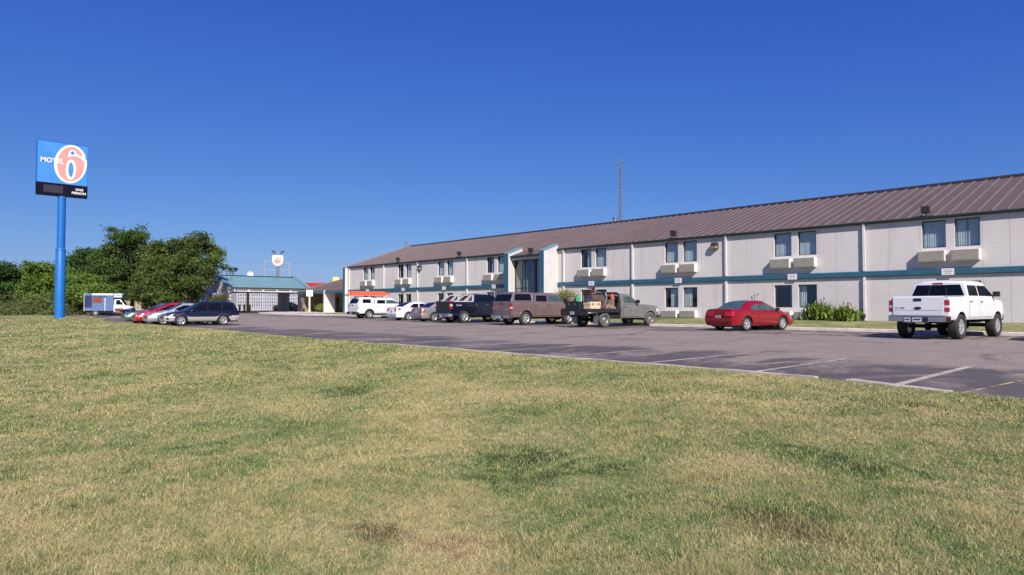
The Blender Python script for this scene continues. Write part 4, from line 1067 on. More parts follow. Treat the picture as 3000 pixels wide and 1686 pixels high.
mb = MB(); text_mb(mb, 'Z71 4X4', 0, (0, .42, 0, .085), lambda u, v: (-.72 + u, -(avc.side_y(-.5, 1.22) + .006), 1.20 + v), .02); mb.obj('lettering', X['signwhite'], avr)
mb = MB()
for s in (1, -1):
    mb.box(.9, 2.4, s * .70 - .02, s * .70 + .02, 2.06, 2.09); mb.box(.95, 1.0, s * .70 - .02, s * .70 + .02, 2.0, 2.06); mb.box(2.3, 2.35, s * .70 - .02, s * .70 + .02, 2.0, 2.06)
mb.obj('roof_rack', X['black'], avr)

def sedan(label, pos, rot, col, L=4.8, W=1.8, H=1.45, wb=2.75, ro=1.05, r=.325, zs=.22, deck=1.04, hood=.96, belt=.98, gh=None, group='vehicles parked along the motel', name='sedan_car', style='car', tail=None, glass=None, wagon=False, two=None, side=None, cat='car', lower=None, plate=True, tl_along=.28, tl_across=.34, tl_mat=None, qr=.93):
    root = thing(name, label, cat, pos, rot, group); xr, xf = -ro, L - ro
    zd = deck
    gh = gh or [(-.62, .0), (.25, .88), (.75, 1), (1.35, .99), (2.45, .0)]
    x0, x1 = gh[0][0], gh[-1][0]
    top = [(xr, deck - .05), (xr + .12, deck - .012), (x0 + .1, deck + .0), (x1 - .35, belt + .0), (x1 + .05, hood + .02), (wb, hood - .05), (xf - .45, hood - .13), (xf - .12, hood - .24), (xf, hood - .32)]
    if wagon: top = [(xr, belt), (xr + .1, belt)] + top[3:]
    c = Car(root, xr, xf, W, zs, top, (0, wb), r + .065, r, SED, taper=(.09, .17), tl=(.6, .95), rshift=[(0, .10), (.25, .0), (.55, -.01), (.8, .04), (1, .09)], fshift=[(0, -.12), (.3, 0), (.7, -.04), (1, -.14)], crown=.03)
    mb = c.body(None); ob = [col, X['under']]
    mb.obj('body', ob, root, smooth=42, clean=True)
    if lower:
        # two tone cladding along the flanks
        for s in (1, -1):
            mb = MB(); vs = []; xs = np.linspace(xr + .25, xf - .3, 60); nz = 5
            for x in xs:
                lo = max(zs + .01, c.arch(x) + .012); hi = max(lo + .01, .60)
                for j in range(nz + 1): z = lo + (hi - lo) * j / nz; vs.append((x, s * (c.side_y(x, z) + .010 * (1 if j < nz else .2)), z))
            mb.add(vs, [(i * (nz + 1) + j, (i + 1) * (nz + 1) + j, (i + 1) * (nz + 1) + j + 1, i * (nz + 1) + j + 1) for i in range(59) for j in range(nz)])
            mb.obj('side_cladding', lower, root, smooth=50)
    zb = belt - .05
    prof = [(x, zb + f * (H - zb)) for x, f in gh]
    # soften the roof line
    pr = []
    for i, (x, z) in enumerate(prof):
        pr.append((x, z))
    c.house(pr, zb, W / 2 * .93, .20, rc=.10, crown=.045).obj('cabin', col, root, smooth=45, clean=True)
    gl = glass or X['cglass']
    side = side or [[(gh[1][0] - .25, belt + .02), (gh[1][0] + .62, belt + .02), (gh[1][0] + .66, H - .13), (gh[1][0] + .22, H - .13)], [(gh[1][0] + .72, belt + .02), (x1 - .42, belt + .02), (x1 - .36, belt + .06), (gh[3][0] + .04, H - .12), (gh[1][0] + .74, H - .12)]]
    for q in side: c.side_glass(q, gl, off=.012)
    c.end_glass(gh[-2][0] + .06, x1 - .12, gl, 'windshield', .95, .014)
    if not wagon: c.end_glass(x0 + .16, gh[1][0] - .06 if gh[1][1] > .9 else gh[2][0] - .12, gl, 'rear_window', qr, .014)
    else:
        mb = MB(); zz = lambda x: lerp(prof, x); a, b = x0 + .06, gh[1][0] - .02
        q = [(x - .02, s * (c.h_sy(zz(x)) - .10), zz(x) + .012) for s, x in ((1, a), (-1, a), (-1, b), (1, b))]
        mb.prism([(x + .04, y, z - .03) for x, y, z in q], q); mb.obj('rear_window', gl, root)
    dm = [col, X['black']]
    m1 = gh[1][0] + .69; c.doors([(max(.32, m1 - 1.0), m1), (m1 + .015, x1 - .28)], dm, zs + .12, belt - .09, hz=belt - .13, hmat=col)
    t = tail or (deck - .32, deck - .12)
    c.corner_light(True, t[0], t[1], tl_along, tl_across, [tl_mat or X['tail'], X['clearlens']], 'tail_light', .009)
    c.corner_light(False, hood - .44, hood - .31, .42, .34, [X['clearlens']], 'headlight', .012)
    c.bumper(True, zs + .02, zs + .38, lower or col, .022, .55); c.bumper(False, zs + .02, zs + .34, lower or col, .018, .6)
    mb = MB(); mb.box(xf - .12, xf + .008, -.36, .36, hood - .46, hood - .37); mb.obj('grille', X['black'], root)
    c.mirrors(x1 - .46, belt + .06, two or col, .16, .13, y=W / 2 * .93 - .03)
    mb = MB(); mb.box(xr + .35, xf - .4, -W / 2 + .25, W / 2 - .25, zs - .06, zs + .05); mb.tube([(-.1, .42, zs - .01), (xr + .02, .42, zs - .01)], .03, 8)
    for ax in (0, wb): mb.tube([(ax, -W / 2 + .2, r), (ax, W / 2 - .2, r)], .05, 8)
    mb.obj('chassis', X['under'], root)
    if plate: rear_plate(c, xr + .0, (zs + .52) if zs + .52 < t[0] else t[0] - .06, y=0)
    add_wheels(root, (0, wb), W, r, .215, style)
    return root, c

REDP = paint('deep_red_paint', (.30, .006, .016), .25, .24, .16)
pos, rot = at_wheel(-15.3, 29.75, 11, 1.79)
sedan('scuffed dark red sedan with silver wheels parked by the white downpipe', pos, rot, REDP, glass=X['aglass'], L=4.84, W=1.80, H=1.46, wb=2.74, ro=1.02, r=.335, zs=.24, deck=1.06, hood=.95, belt=.985,
      gh=[(-.52, 0), (.30, .80), (.62, .94), (1.0, 1), (1.5, .96), (2.72, 0)], two=X['black'], tail=(.72, .93), tl_along=.12, tl_across=.44,
      side=[[(.33, 1.0), (1.02, 1.0), (1.02, 1.30), (.72, 1.285), (.40, 1.12)], [(1.10, 1.0), (2.30, 1.0), (1.92, 1.18), (1.52, 1.31), (1.12, 1.31)]])
SILV = paint('silver_paint', (.42, .38, .36), .55, .32, .1)
pos, rot = at_wheel(-40.1, 29.5, 5, 1.82)
sedan('silver grey sedan parked between a white sedan and a navy truck', pos, rot, SILV, L=4.84, W=1.82, H=1.45, wb=2.74, ro=1.08, r=.335, deck=1.06, tail=(.76, .98), tl_along=.32, tl_across=.30)
pos, rot = at_wheel(-43.5, 29.5, 5, 1.83)
sedan('bright white sedan parked between a topper pickup and a silver sedan', pos, rot, WHITEP, L=4.82, W=1.83, H=1.47, wb=2.79, ro=1.08, r=.335, deck=1.08, tail=(.82, 1.0), tl_along=.36, tl_across=.30, gh=[(-.75, 0), (.30, .90), (.8, 1), (1.35, .99), (2.55, 0)])
# red car at the edge of the frame
pos, rot = at_wheel(-3.2, 28.2, 6, 1.8)
pos = (-3.68 + .62, 28.9, asph(-3, 28.5))
sedan('dark red car at the right edge beside the lifted white pickup', pos, rot, REDP, L=4.6, W=1.78, H=1.45, ro=1.0, deck=1.04, tail=(.72, .95))

# ---- flatbed work truck
GREYP = paint('dull_grey_paint', (.235, .225, .215), .35, .42, .22)
pos, rot = at_wheel(-23.35, 29.0, 5, 2.0)
froot = thing('flatbed_truck', 'dull grey single cab flatbed truck loaded with work gear', 'flatbed truck', pos, rot, 'vehicles parked along the motel')
WB = 3.9
c = Car(froot, 1.32, WB + .80, 1.95, .50, [(1.32, 1.32), (2.75, 1.31), (2.95, 1.33), (WB, 1.27), (WB + .5, 1.22), (WB + .8, 1.12)], (WB,), .50, .42, BOX, taper=(.0, .06), tl=(.3, .6), rshift=[(0, 0), (1, 0)], fshift=[(0, -.04), (.4, 0), (1, -.06)], crown=.008)
c.body(None).obj('body', [GREYP, X['under']], froot, smooth=38, clean=True)
c.house([(1.34, 1.30), (1.38, 1.80), (1.52, 1.88), (2.0, 1.90), (2.25, 1.87), (2.95, 1.30)], 1.30, .95, .14, rc=.09).obj('cab', GREYP, froot, smooth=38, clean=True)
c.side_glass([(1.58, 1.36), (2.72, 1.36), (2.74, 1.40), (2.30, 1.76), (1.62, 1.76)], X['aglass'])
c.end_glass(2.28, 2.9, X['cglass'], 'windshield')
mb = MB(); mb.prism([(1.345, -.78, 1.42), (1.345, .78, 1.42), (1.37, .70, 1.76), (1.37, -.70, 1.76)], [(1.325, -.78, 1.42), (1.325, .78, 1.42), (1.35, .70, 1.76), (1.35, -.70, 1.76)]); mb.obj('rear_window', X['cglass'], froot)
c.doors([(1.52, 2.82)], [GREYP, X['black']], .60, 1.27, hz=1.14, hmat=X['black'])
c.mirrors(2.62, 1.46, X['black'], .22, .2, y=.94)
c.corner_light(False, .86, 1.06, .25, .34, [X['clearlens']], 'headlight')
mb = MB(); mb.ext([(WB + .92, -.86), (WB + .55, -.98), (WB + .55, .98), (WB + .92, .86)], 'z', .48, .68); mb.obj('bumper', X['black'], froot, bevel=.03)
mb = MB(); mb.box(WB + .74, WB + .83, -.5, .5, .82, 1.08); mb.obj('grille', X['black'], froot)
mb = MB(); mb.box(-1.45, 1.22, -1.02, 1.02, .93, 1.03)
for s in (1, -1): mb.box(-1.45, 1.22, s * 1.02 - .04, s * 1.02 + .04, .84, 1.05)
mb.box(-1.52, -1.45, -1.06, 1.06, .66, 1.05)
for i in range(9): mb.box(-1.3 + i * .3, -1.22 + i * .3, -1.0, 1.0, .84, .93)
deck = mb.obj('flat_bed', X['black'], froot)
mb = MB()
for s in (1, -1):
    for zz in (.78, ): mb.lathe([(.001, -1.545), (.06, -1.54), (.065, -1.52)], 12, 'x', c=(0, s * .80, zz)); mb.lathe([(.001, -1.545), (.06, -1.54), (.065, -1.52)], 12, 'x', c=(0, s * .62, zz))
mb.obj('tail_light', X['dullred'], deck)
mb = MB(); mb.box(-1.4, 3.9, .36, .46, .58, .76); mb.box(-1.4, 3.9, -.46, -.36, .58, .76); mb.tube([(0, -.8, .42), (0, .8, .42)], .08, 8); mb.lathe([(.03, -.16), (.18, -.06), (.18, .06), (.03, .16)], 12, 'y', c=(0, .05, .42)); mb.box(.5, 1.3, -.9, -.5, .5, .8); mb.box(1.4, 3.3, -.35, .35, .45, .6); mb.tube([(WB, -.8, .42), (WB, .8, .42)], .06, 8)
mb.obj('chassis', X['under'], froot)
mb = MB()
for s in (1, -1): mb.box(-.62, -.60, s * .82 - .17, s * .82 + .17, .18, .82)
mb.obj('mud_flap', X['steel'], deck)
rear_plate(c, -1.525, .80, y=.1)
mb = MB(); mb.box(-1.62, -1.44, .55, .95, .30, .36); mb.box(-1.50, -1.46, .58, .62, .36, .84); mb.box(-1.50, -1.46, .88, .92, .36, .84); mb.obj('step', X['black'], deck)
mb = MB()
for y in (-.9, -.3, .3, .9): mb.box(1.14, 1.20, y - .03, y + .03, 1.031, 1.93)
for z in (1.05, 1.30, 1.55, 1.86): mb.box(1.145, 1.195, -.93, .93, z, z + .06)
mb.prism([(1.14, -.9, 1.92), (1.2, -.9, 1.92), (1.2, .9, 1.92), (1.14, .9, 1.92)], [(1.15, -.72, 2.0), (1.19, -.72, 2.0), (1.19, .72, 2.0), (1.15, .72, 2.0)])
mb.obj('headache_rack', X['black'], deck)
add_wheels(froot, (0, WB), 2.04, .42, .28, 'steel')
FW = Matrix.Translation(pos) @ Matrix.Rotation(rot, 4, 'Z')
def load(mb, name, mats, label, cat, at, rz=0, **k):
    p = FW @ Vector(at); return tag(mb.obj(name, mats, loc=p, rot=rot + rz, **k), label, cat)
Z0 = 1.031
mb = MB(); mb.box(-.40, .40, -.26, .26, 0, .24); mb.box(-.42, .42, -.28, .28, .242, .40); mb.box(-.41, .41, -.27, .27, .235, .246, 1)
for x in (-.25, .25): mb.box(x - .03, x + .03, -.292, -.278, .20, .34, 1)
mb.box(-.40, .40, -.285, -.28, .31, .322, 1)
load(mb, 'storage_chest', [X['wood'], X['black']], 'tan lidded storage chest on the black truck bed edge', 'chest', (-.72, -.66, Z0), bevel=.02)
mb = MB(); mb.lathe([(.105, 0), (.14, .24), (.15, .24), (.15, .26), (.13, .26), (.10, .02), (.001, .02)], 20); mb.tube([(-.145, 0, .30), (-.08, 0, .40), (.08, 0, .40), (.145, 0, .30)], .008, 5)
load(mb, 'green_bucket', X['green'], 'bright green bucket on top of the dark toolbox', 'bucket', (-1.12, .10, Z0 + .43), smooth=40)
mb = MB(); mb.box(-.28, .28, -.55, .55, 0, .36); mb.box(-.29, .29, -.56, .56, .362, .42); mb.box(-.30, -.28, -.3, -.2, .2, .34, 1); mb.box(-.30, -.28, .2, .3, .2, .34, 1)
load(mb, 'toolbox', [X['black'], X['steel']], 'black steel toolbox across the tail of the flatbed', 'toolbox', (-1.12, .25, Z0), bevel=.015)
# engine driven welder
mb = MB(); mb.box(-.48, .48, -.30, .30, .08, .62); mb.box(-.46, .46, -.28, .28, .62, .80); mb.tube([(-.2, .1, .80), (-.2, .1, 1.05), (-.1, .1, 1.1)], .035, 8, 1); mb.box(-.5, .5, -.32, -.26, 0, .08, 1); mb.box(-.5, .5, .26, .32, 0, .08, 1)
for i in range(6): mb.box(-.4 + i * .07, -.37 + i * .07, -.308, -.30, .2, .55, 1)
mb.lathe([(.12, -.02), (.12, .02)], 14, 'y', c=(.25, -.31, .35), m=1)
load(mb, 'welding_machine', [X['rust'], X['black']], 'rusty brown engine welder in the middle of the flatbed', 'welder', (.05, -.10, Z0), bevel=.012)
mb = MB(); mb.box(-.17, .17, -.11, .11, 0, .3); mb.tube([(-.12, 0, .3), (-.12, 0, .37), (.12, 0, .37), (.12, 0, .3)], .018, 6); mb.lathe([(.04, .3), (.04, .36), (.001, .36)], 10, c=(.15, .08, 0))
load(mb, 'fuel_can', X['dullred'], 'red fuel can standing on the rusty welder', 'fuel can', (-.22, -.12, Z0 + .801), bevel=.03)
def coil(r, n, t, seed, tilt):
    rr = random.Random(seed); mb = MB(); pts = []
    for i in range(n * 18):
        a = i / 18 * 2 * math.pi; q = r * (1 + .10 * math.sin(a * .37 + seed)); pts.append((q * math.cos(a), t * .9 * math.sin(a * .21 + seed) + rr.uniform(-.006, .006), q * math.sin(a) + r))
    return mb.tube(pts, t, 6)
load(coil(.25, 6, .024, 3, 0), 'hose_coil', X['black'], 'black coiled hose hung high over the welder', 'hose', (.42, -.36, Z0 + .42), smooth=60)
load(coil(.20, 5, .022, 8, 0), 'cable_coil', X['rust2'], 'muddy brown cable coil beside the headache rack', 'cable', (.85, -.55, Z0), rz=.5, smooth=60)
load(coil(.24, 5, .022, 5, 0), 'cable_coil', X['darkrim'], 'dark cable coil perched on top of the welder', 'cable', (.22, .12, Z0 + .80), rz=.9, smooth=60)
mb = MB(); mb.lathe([(.08, 0), (.10, .03), (.10, .20), (.105, .20), (.105, .26), (.05, .29), (.001, .29)], 18); mb.box(-.03, .03, -.16, -.12, .04, .08, 1)
load(mb, 'water_cooler', [X['orange'], X['signwhite']], 'round orange water cooler on top of the black rack', 'cooler', (1.06, -.50, Z0 + .56), smooth=40)
mb = MB(); mb.box(-.13, .13, -.2, .2, 0, .55)
load(mb, 'crate', X['rust2'], 'muddy upright box carrying the orange cooler', 'box', (.98, -.45, Z0), bevel=.02)
def lump(rx, ry, rz, seed, n=14, amp=.22):
    rr = random.Random(seed); mb = MB(); ph = [rr.random() * 6 for _ in range(6)]; vs = []; k = n * 2
    for i in range(n + 1):
        th = math.pi * i / n / 2
        for j in range(k):
            a = 2 * math.pi * j / k; q = 1 + amp * math.sin(3 * a + ph[0] + 2 * th) * math.sin(2 * th + ph[1]) + amp * .5 * math.sin(7 * a + ph[2]) * math.sin(5 * th + ph[3])
            vs.append((rx * math.sin(th) * math.cos(a) * q, ry * math.sin(th) * math.sin(a) * q, rz * math.cos(th) * (q if i else 1)))
    fs = [(i * k + j, i * k + (j + 1) % k, (i + 1) * k + (j + 1) % k, (i + 1) * k + j) for i in range(n) for j in range(k)]
    return mb.add(vs, fs + [tuple(n * k + j for j in range(k))])
load(lump(.34, .26, .17, 4), 'folded_jacket', X['navycloth'], 'navy jacket heaped on the tan storage chest', 'jacket', (-.86, -.6, Z0 + .401), smooth=60)
load(lump(.45, .35, .34, 9, amp=.3), 'tarp_heap', X['rust'], 'brown crumpled tarp heaped against the headache rack', 'tarp', (.62, .50, Z0), smooth=60)
load(lump(.34, .28, .24, 12, amp=.3), 'chain_heap', X['rust2'], 'muddy chain heap at the front edge of the flatbed', 'chain', (.74, -.68, Z0), smooth=60)
load(coil(.22, 6, .026, 14, 0), 'hose_coil', X['black'], 'black coiled hose leaning on the headache rack', 'hose', (1.02, .28, Z0 + .32), rz=.25, smooth=60)
load(coil(.17, 5, .024, 17, 0), 'hose_coil', X['rubber'], 'small black hose coil between the chest and the welder', 'hose', (-.16, -.52, Z0), rz=.7, smooth=60)
load(lump(.30, .34, .42, 21, amp=.32), 'canvas_bag', X['bagdark'], 'dark canvas bag stuffed beside the welder', 'bag', (.46, -.02, Z0 + .0), smooth=60)
load(lump(.34, .24, .20, 23, amp=.3), 'canvas_bag', X['bagdark'], 'dark canvas bundle lying on top of the welder', 'bag', (-.12, .10, Z0 + .801), smooth=60)
load(lump(.22, .30, .22, 29, amp=.3), 'work_rags', X['rust2'], 'brown work rags piled on the black toolbox', 'rags', (-1.12, .52, Z0 + .421), smooth=60)
mb = MB()
for i in range(7):
    a = i * .9; mb.tube([(-.5 + .05 * i, -.3 + .09 * i, .02 + .02 * i), (.1, -.2 + .07 * i, .16 + .03 * math.sin(a)), (.62, -.32 + .1 * i, .06 + .05 * math.cos(a))], .022, 6, i % 3)
load(mb, 'loose_pipes', [X['darksteel'], X['rust'], X['black']], 'loose dark pipes and bars laid across the welder', 'pipes', (.08, -.05, Z0 + .81), smooth=40)
mb = MB(); mb.lathe([(.11, 0), (.115, .02), (.115, .78), (.08, .88), (.035, .91), (.035, .97), (.001, .97)], 18)
load(mb, 'gas_cylinder', X['steel'], 'tall grey gas cylinder strapped behind the cab', 'gas cylinder', (.92, -.12, Z0), smooth=40)

# ---- row of cars nosed up to the lawn on the left
GL = 'cars parked nose to the lawn'
def left_at(x, yfront, a, W, wb):
    # x = centre line, yfront = front axle y ; heading towards -Y
    hx, hy = -math.sin(R(a)), -math.cos(R(a)); rx, ry = x - hx * wb, yfront - hy * wb
    return (rx, ry, asph(rx, ry)), math.atan2(hy, hx)
DKBLUE = paint('dark_blue_paint', (.002, .004, .018), .0, .3, .15); CLAD = paint('champagne_cladding', (.50, .47, .43), .3, .4, .1)
pos, rot = left_at(-46.95, 13.55, 2, 1.75, 2.65)
wr_, wc_ = sedan('dark blue station wagon with silver lower panels nearest on the left', pos, rot, DKBLUE, L=4.72, W=1.75, H=1.56, wb=2.65, ro=1.08, r=.345, zs=.27, belt=.97, hood=.97, deck=.97, wagon=True, lower=CLAD, group=GL, name='station_wagon', cat='station wagon', tail=(.70, .98), tl_along=.22, tl_across=.2,
      gh=[(-1.02, 0), (-.72, .92), (-.45, 1), (1.25, .98), (2.42, 0)],
      side=[[(-.72, .99), (.02, .99), (.04, 1.42), (-.52, 1.40)], [(.10, .99), (.98, .99), (.96, 1.43), (.12, 1.43)], [(1.04, .99), (2.02, .99), (2.06, 1.03), (1.32, 1.42), (1.02, 1.43)]])
mb = MB()
for s in (1, -1): mb.tube([(-.5, s * .56, 1.60), (-.4, s * .56, 1.64), (1.1, s * .56, 1.65), (1.2, s * .56, 1.60)], .018, 6)
mb.obj('roof_rack', X['black'], wr_)
LSILV = paint('pale_silver_paint', (.50, .54, .55), .5, .3, .1)
pos, rot = left_at(-50.0, 13.3, 2, 1.78, 2.7)
sedan('pale silver sedan parked between a red hatchback and a blue wagon', pos, rot, LSILV, L=4.7, W=1.78, H=1.47, wb=2.7, group=GL)
BRED = paint('bright_red_paint', (.50, .008, .020), .1, .25, .1)
pos, rot = left_at(-52.85, 13.2, 2, 1.72, 2.5)
sedan('bright red hatchback parked nose first at the lawn', pos, rot, BRED, L=4.15, W=1.72, H=1.50, wb=2.5, ro=.75, group=GL, name='hatchback_car', wagon=True, belt=.97, deck=.97, gh=[(-.70, 0), (-.35, .9), (.1, 1), (1.0, .98), (2.55, 0)], side=[[(-.1, .99), (.62, .99), (.60, 1.37), (.02, 1.36)], [(.68, .99), (2.02, .99), (1.1, 1.38), (.66, 1.38)]], tail=(.7, .95))
GREEN = paint('grey_green_paint', (.12, .17, .13), .45, .32, .12)
pos, rot = left_at(-55.7, 13.4, 2, 1.82, 2.75)
sedan('grey green sedan farthest along the row by the lawn', pos, rot, GREEN, L=4.95, W=1.84, H=1.48, wb=2.8, group=GL)

# ---- rental box truck
ux, uy = -100.1, 19.1; ua = 24
urot = R(90 - ua); up_ = (ux, uy, asph(ux, uy))
ut = thing('moving_truck', 'white and blue rental moving truck with orange side panel', 'moving truck', up_, urot)
UW = X['signwhite']; UB = M('truck_blue_panel', (.105, .165, .32), .5, var=.12); UDB = M('truck_dark_blue_art', (.010, .016, .085), .6, var=.4, scale=2); UO = M('truck_orange_panel', (.22, .045, .018), .6, var=.3)
mb = MB(); mb.box(-1.30, 2.05, -1.08, 1.08, .62, 2.90); mb.prism([(2.05, -1.08, 2.28), (2.9, -1.08, 2.34), (2.9, 1.08, 2.34), (2.05, 1.08, 2.28)], [(2.05, -1.08, 2.90), (3.25, -1.08, 2.90), (3.25, 1.08, 2.90), (2.05, 1.08, 2.90)])
box = mb.obj('cargo_box', [UB], ut, bevel=.02)
mb = MB()
for s in (1, -1):
    def P(x0, x1, z0, z1, m, o=.004): a, b = sorted((s * 1.08, s * (1.08 + o))); mb.box(x0, x1, a, b, z0, z1, m)
    P(-1.22, 2.02, 2.36, 2.86, 0); P(2.12, 3.0, 2.40, 2.86, 3); P(-1.24, -.40, 1.05, 2.62, 1, .006); P(-.34, .78, 1.66, 2.30, 2, .006); P(-.38, 2.0, 2.66, 2.88, 3, .006); P(-1.29, -1.25, .64, 2.88, 3, .006); P(1.05, 1.12, .64, 2.34, 3)
mb.obj('side_graphic', [UB, UDB, UO, UW], box)
mb = MB()
for s in (1, -1):
    text_mb(mb, 'U-HAUL', 0, (0, 1.5, 0, .28), lambda u, v: ((-.25 + u if s < 0 else 1.25 - u), s * 1.092, 2.34 + v), .05)
    text_mb(mb, 'U-HAUL', 0, (0, .78, 0, .26), lambda u, v: ((2.2 + u if s < 0 else 2.94 - u), s * 1.092, 2.52 + v), .02)
mb.obj('lettering', UDB, box)
c = Car(ut, 2.06, 4.25, 1.98, .46, [(2.06, 1.38), (3.0, 1.36), (3.15, 1.34), (3.9, 1.20), (4.25, 1.05)], (3.45,), .46, .38, BOX, taper=(0, .10), tl=(.3, .6), rshift=[(0, 0), (1, 0)], fshift=[(0, -.05), (.4, 0), (1, -.10)], crown=.01)
c.body(None).obj('body', [UW, X['under']], ut, smooth=38, clean=True)
c.house([(2.08, 1.36), (2.10, 2.15), (2.3, 2.24), (2.75, 2.22), (3.35, 1.34)], 1.34, .96, .14, rc=.1).obj('cab', UW, ut, smooth=38, clean=True)
c.side_glass([(2.3, 1.42), (3.02, 1.42), (2.72, 2.06), (2.32, 2.06)], X['cglass']); c.end_glass(2.80, 3.30, X['cglass'], 'windshield')
mb = MB(); [mb.box(2.2, 3.2, *sorted((s * .985, s * .998)), .55, .95) for s in (1, -1)]; mb.obj('door_stripe', UO, ut)
c.corner_light(False, .80, 1.0, .2, .3, [X['clearlens']], 'headlight')
mb = MB(); mb.box(4.14, 4.26, -.55, .55, .72, 1.02); mb.obj('grille', X['black'], ut)
mb = MB(); mb.ext([(4.42, -.86), (4.1, -.99), (4.1, .99), (4.42, .86)], 'z', .42, .64); mb.obj('bumper', X['black'], ut)
c.mirrors(3.0, 1.62, X['black'], .22, .28, y=.95)
mb = MB(); mb.box(-1.28, 4.0, -.5, .5, .44, .62); mb.box(.5, 2.0, -1.0, -.8, .36, .6); mb.tube([(0, -.8, .38), (0, .8, .38)], .07); mb.obj('chassis', X['under'], ut)
add_wheels(ut, (0, 3.45), 2.0, .38, .26, 'hub')

# ---- livestock trailer behind the canopy
lt = thing('livestock_trailer', 'long silver slatted livestock trailer parked behind the green canopy', 'trailer', (-99.2, 36.2, asph(-99, 36)))
mb = MB(); L = 14.0; hw = 1.28; z0, z1 = .22, 3.75
mb.box(-hw, hw, 0, L, z0, z1)
for i in range(41):
    y = .2 + i * .34
    for zc, h in ((3.42, .17), (3.02, .36), (2.52, .36), (1.90, .17), (1.46, .36), (.98, .36), (.55, .17)):
        mb.box(hw, hw + .004, y + .05, y + .19, zc - h / 2, zc + h / 2, 1); mb.box(-hw - .004, -hw, y + .05, y + .19, zc - h / 2, zc + h / 2, 1)
for i in range(8): mb.box(hw + .0045, hw + .05, i * 1.98 - .04 + .04, i * 1.98 + .08, z0, z1)
for z in (.22, 2.12, 3.66): mb.box(hw + .0045, hw + .06, 0, L, z, z + .09)
mb.obj('trailer_body', [X['alum'], X['slot']], lt)
ty, ri = wheel_meshes(.50, .28, 'steel')
for y in (-.05 + .7, 1.9, 12.0, 13.2):
    for s in (1, -1):
        o = place('wheel', ty, lt, (s * (hw - .16), y, .50), (0, 0, R(-90) if s > 0 else R(90))); place('rim', ri, o)
mb = MB(); mb.box(-.9, .9, .1, L - .1, .12, .22); mb.obj('chassis', X['under'], lt)
# blue car glimpsed through the canopy
pos = (-101.5 + 8.2, 41.6, asph(-95, 41)); 
sedan('dark blue car half hidden beyond the canopy piers', (-95.4, 42.0, asph(-95, 39)), R(95), DKBLUE, L=4.6, W=1.78, H=1.46, group='cars beyond the canopy')
# ------------------------------------------------------------------ vegetation
def leaf_mesh(name, mat, lobes, n, size, seed, up=0, ncl=None):
    """leaf-sized quads spread through lumpy lobes, thicker towards their skins, in clusters"""
    rg = np.random.default_rng(seed); Ls = np.array(lobes, float); vol = Ls[:, 3] * Ls[:, 4] * Ls[:, 5]
    ncl = ncl or max(8, n // 26); li = rg.choice(len(Ls), ncl, p=vol ** .72 / (vol ** .72).sum())
    d = rg.normal(size=(ncl, 3)); d /= np.linalg.norm(d, axis=1)[:, None]
    rad = rg.uniform(.0, 1, ncl) ** .33 * (.84 + .30 * rg.random(ncl))
    C = Ls[li, :3] + d * rad[:, None] * Ls[li, 3:6]
    k = rg.choice(ncl, n); spread = (.13 * (vol.mean() ** (1 / 3)) + size) * rg.uniform(.7, 1.25, (n, 1))
    P = C[k] + rg.normal(size=(n, 3)) * spread * np.array([1, 1, .5])
    keep = P[:, 2] > .05; P = P[keep]; k = k[keep]; n = len(P)
    a = rg.normal(size=(n, 3)); a /= np.linalg.norm(a, axis=1)[:, None]
    b = rg.normal(size=(n, 3)); b[:, 2] += up; b -= (a * b).sum(1)[:, None] * a; b /= np.linalg.norm(b, axis=1)[:, None]
    s = size * rg.uniform(.55, 1.35, n)[:, None]
    V = np.stack([P - a * s * .45, P + b * s * .28 * 1, P + a * s * .6, P - b * s * .28], 1)
    me = bpy.data.meshes.new(name)
    me.vertices.add(n * 4); me.vertices.foreach_set('co', V.reshape(-1).astype(np.float32))
    me.loops.add(n * 4); me.loops.foreach_set('vertex_index', np.arange(n * 4, dtype=np.int32))
    me.polygons.add(n); me.polygons.foreach_set('loop_start', np.arange(0, n * 4, 4, dtype=np.int32))
    crnd = rg.random(ncl)[k] * .6 + rg.random(n) * .4
    me.attributes.new('rnd', 'FLOAT', 'POINT').data.foreach_set('value', np.repeat(crnd, 4).astype(np.float32))
    me.update(calc_edges=True); me.materials.append(mat); return me

def tree(name, label, cat, x, y, z, lobes, n, leaf, mat, seed, trunk=(.3, 3.0), group=None, limbs=8, ncl=None):
    lobes = [q if len(q) == 6 else (q[0], q[1], q[2], q[3], q[3], q[3] * .72) for q in lobes]
    t = thing(name, label, cat, (x, y, z), 0, group); rr = random.Random(seed)
    mb = MB(); r, h = trunk; mb.tube([(0, 0, -.1), (.05 * h, .02 * h, h * .5), (.02 * h, .05 * h, h)], r, 10, 0, r * .72)
    cs = sorted(lobes, key=lambda q: -q[3] * q[4] * q[5])[:limbs]
    for q in cs:
        p0 = Vector((.03 * h, .04 * h, h * rr.uniform(.6, 1.0))); p2 = Vector(q[:3]) + Vector((0, 0, q[5] * .4)); pm = (p0 + p2) / 2 + Vector((rr.uniform(-.3, .3), rr.uniform(-.3, .3), .25))
        mb.tube([p0, pm, p2], r * .42, 7, 0, r * .10)
        for s in range(4):
            e = Vector(q[:3]) + Vector((rr.uniform(-1, 1) * q[3], rr.uniform(-1, 1) * q[4], rr.uniform(-.4, .9) * q[5])) * .85
            mb.tube([pm, (pm + e) / 2 + Vector((0, 0, .12)), e], r * .16, 5, 0, r * .04)
    mb.obj('trunk', X['trunk'], t, smooth=50)
    place('crown', leaf_mesh('crown', mat, lobes, n, leaf, seed, 0, ncl), t)
    return t
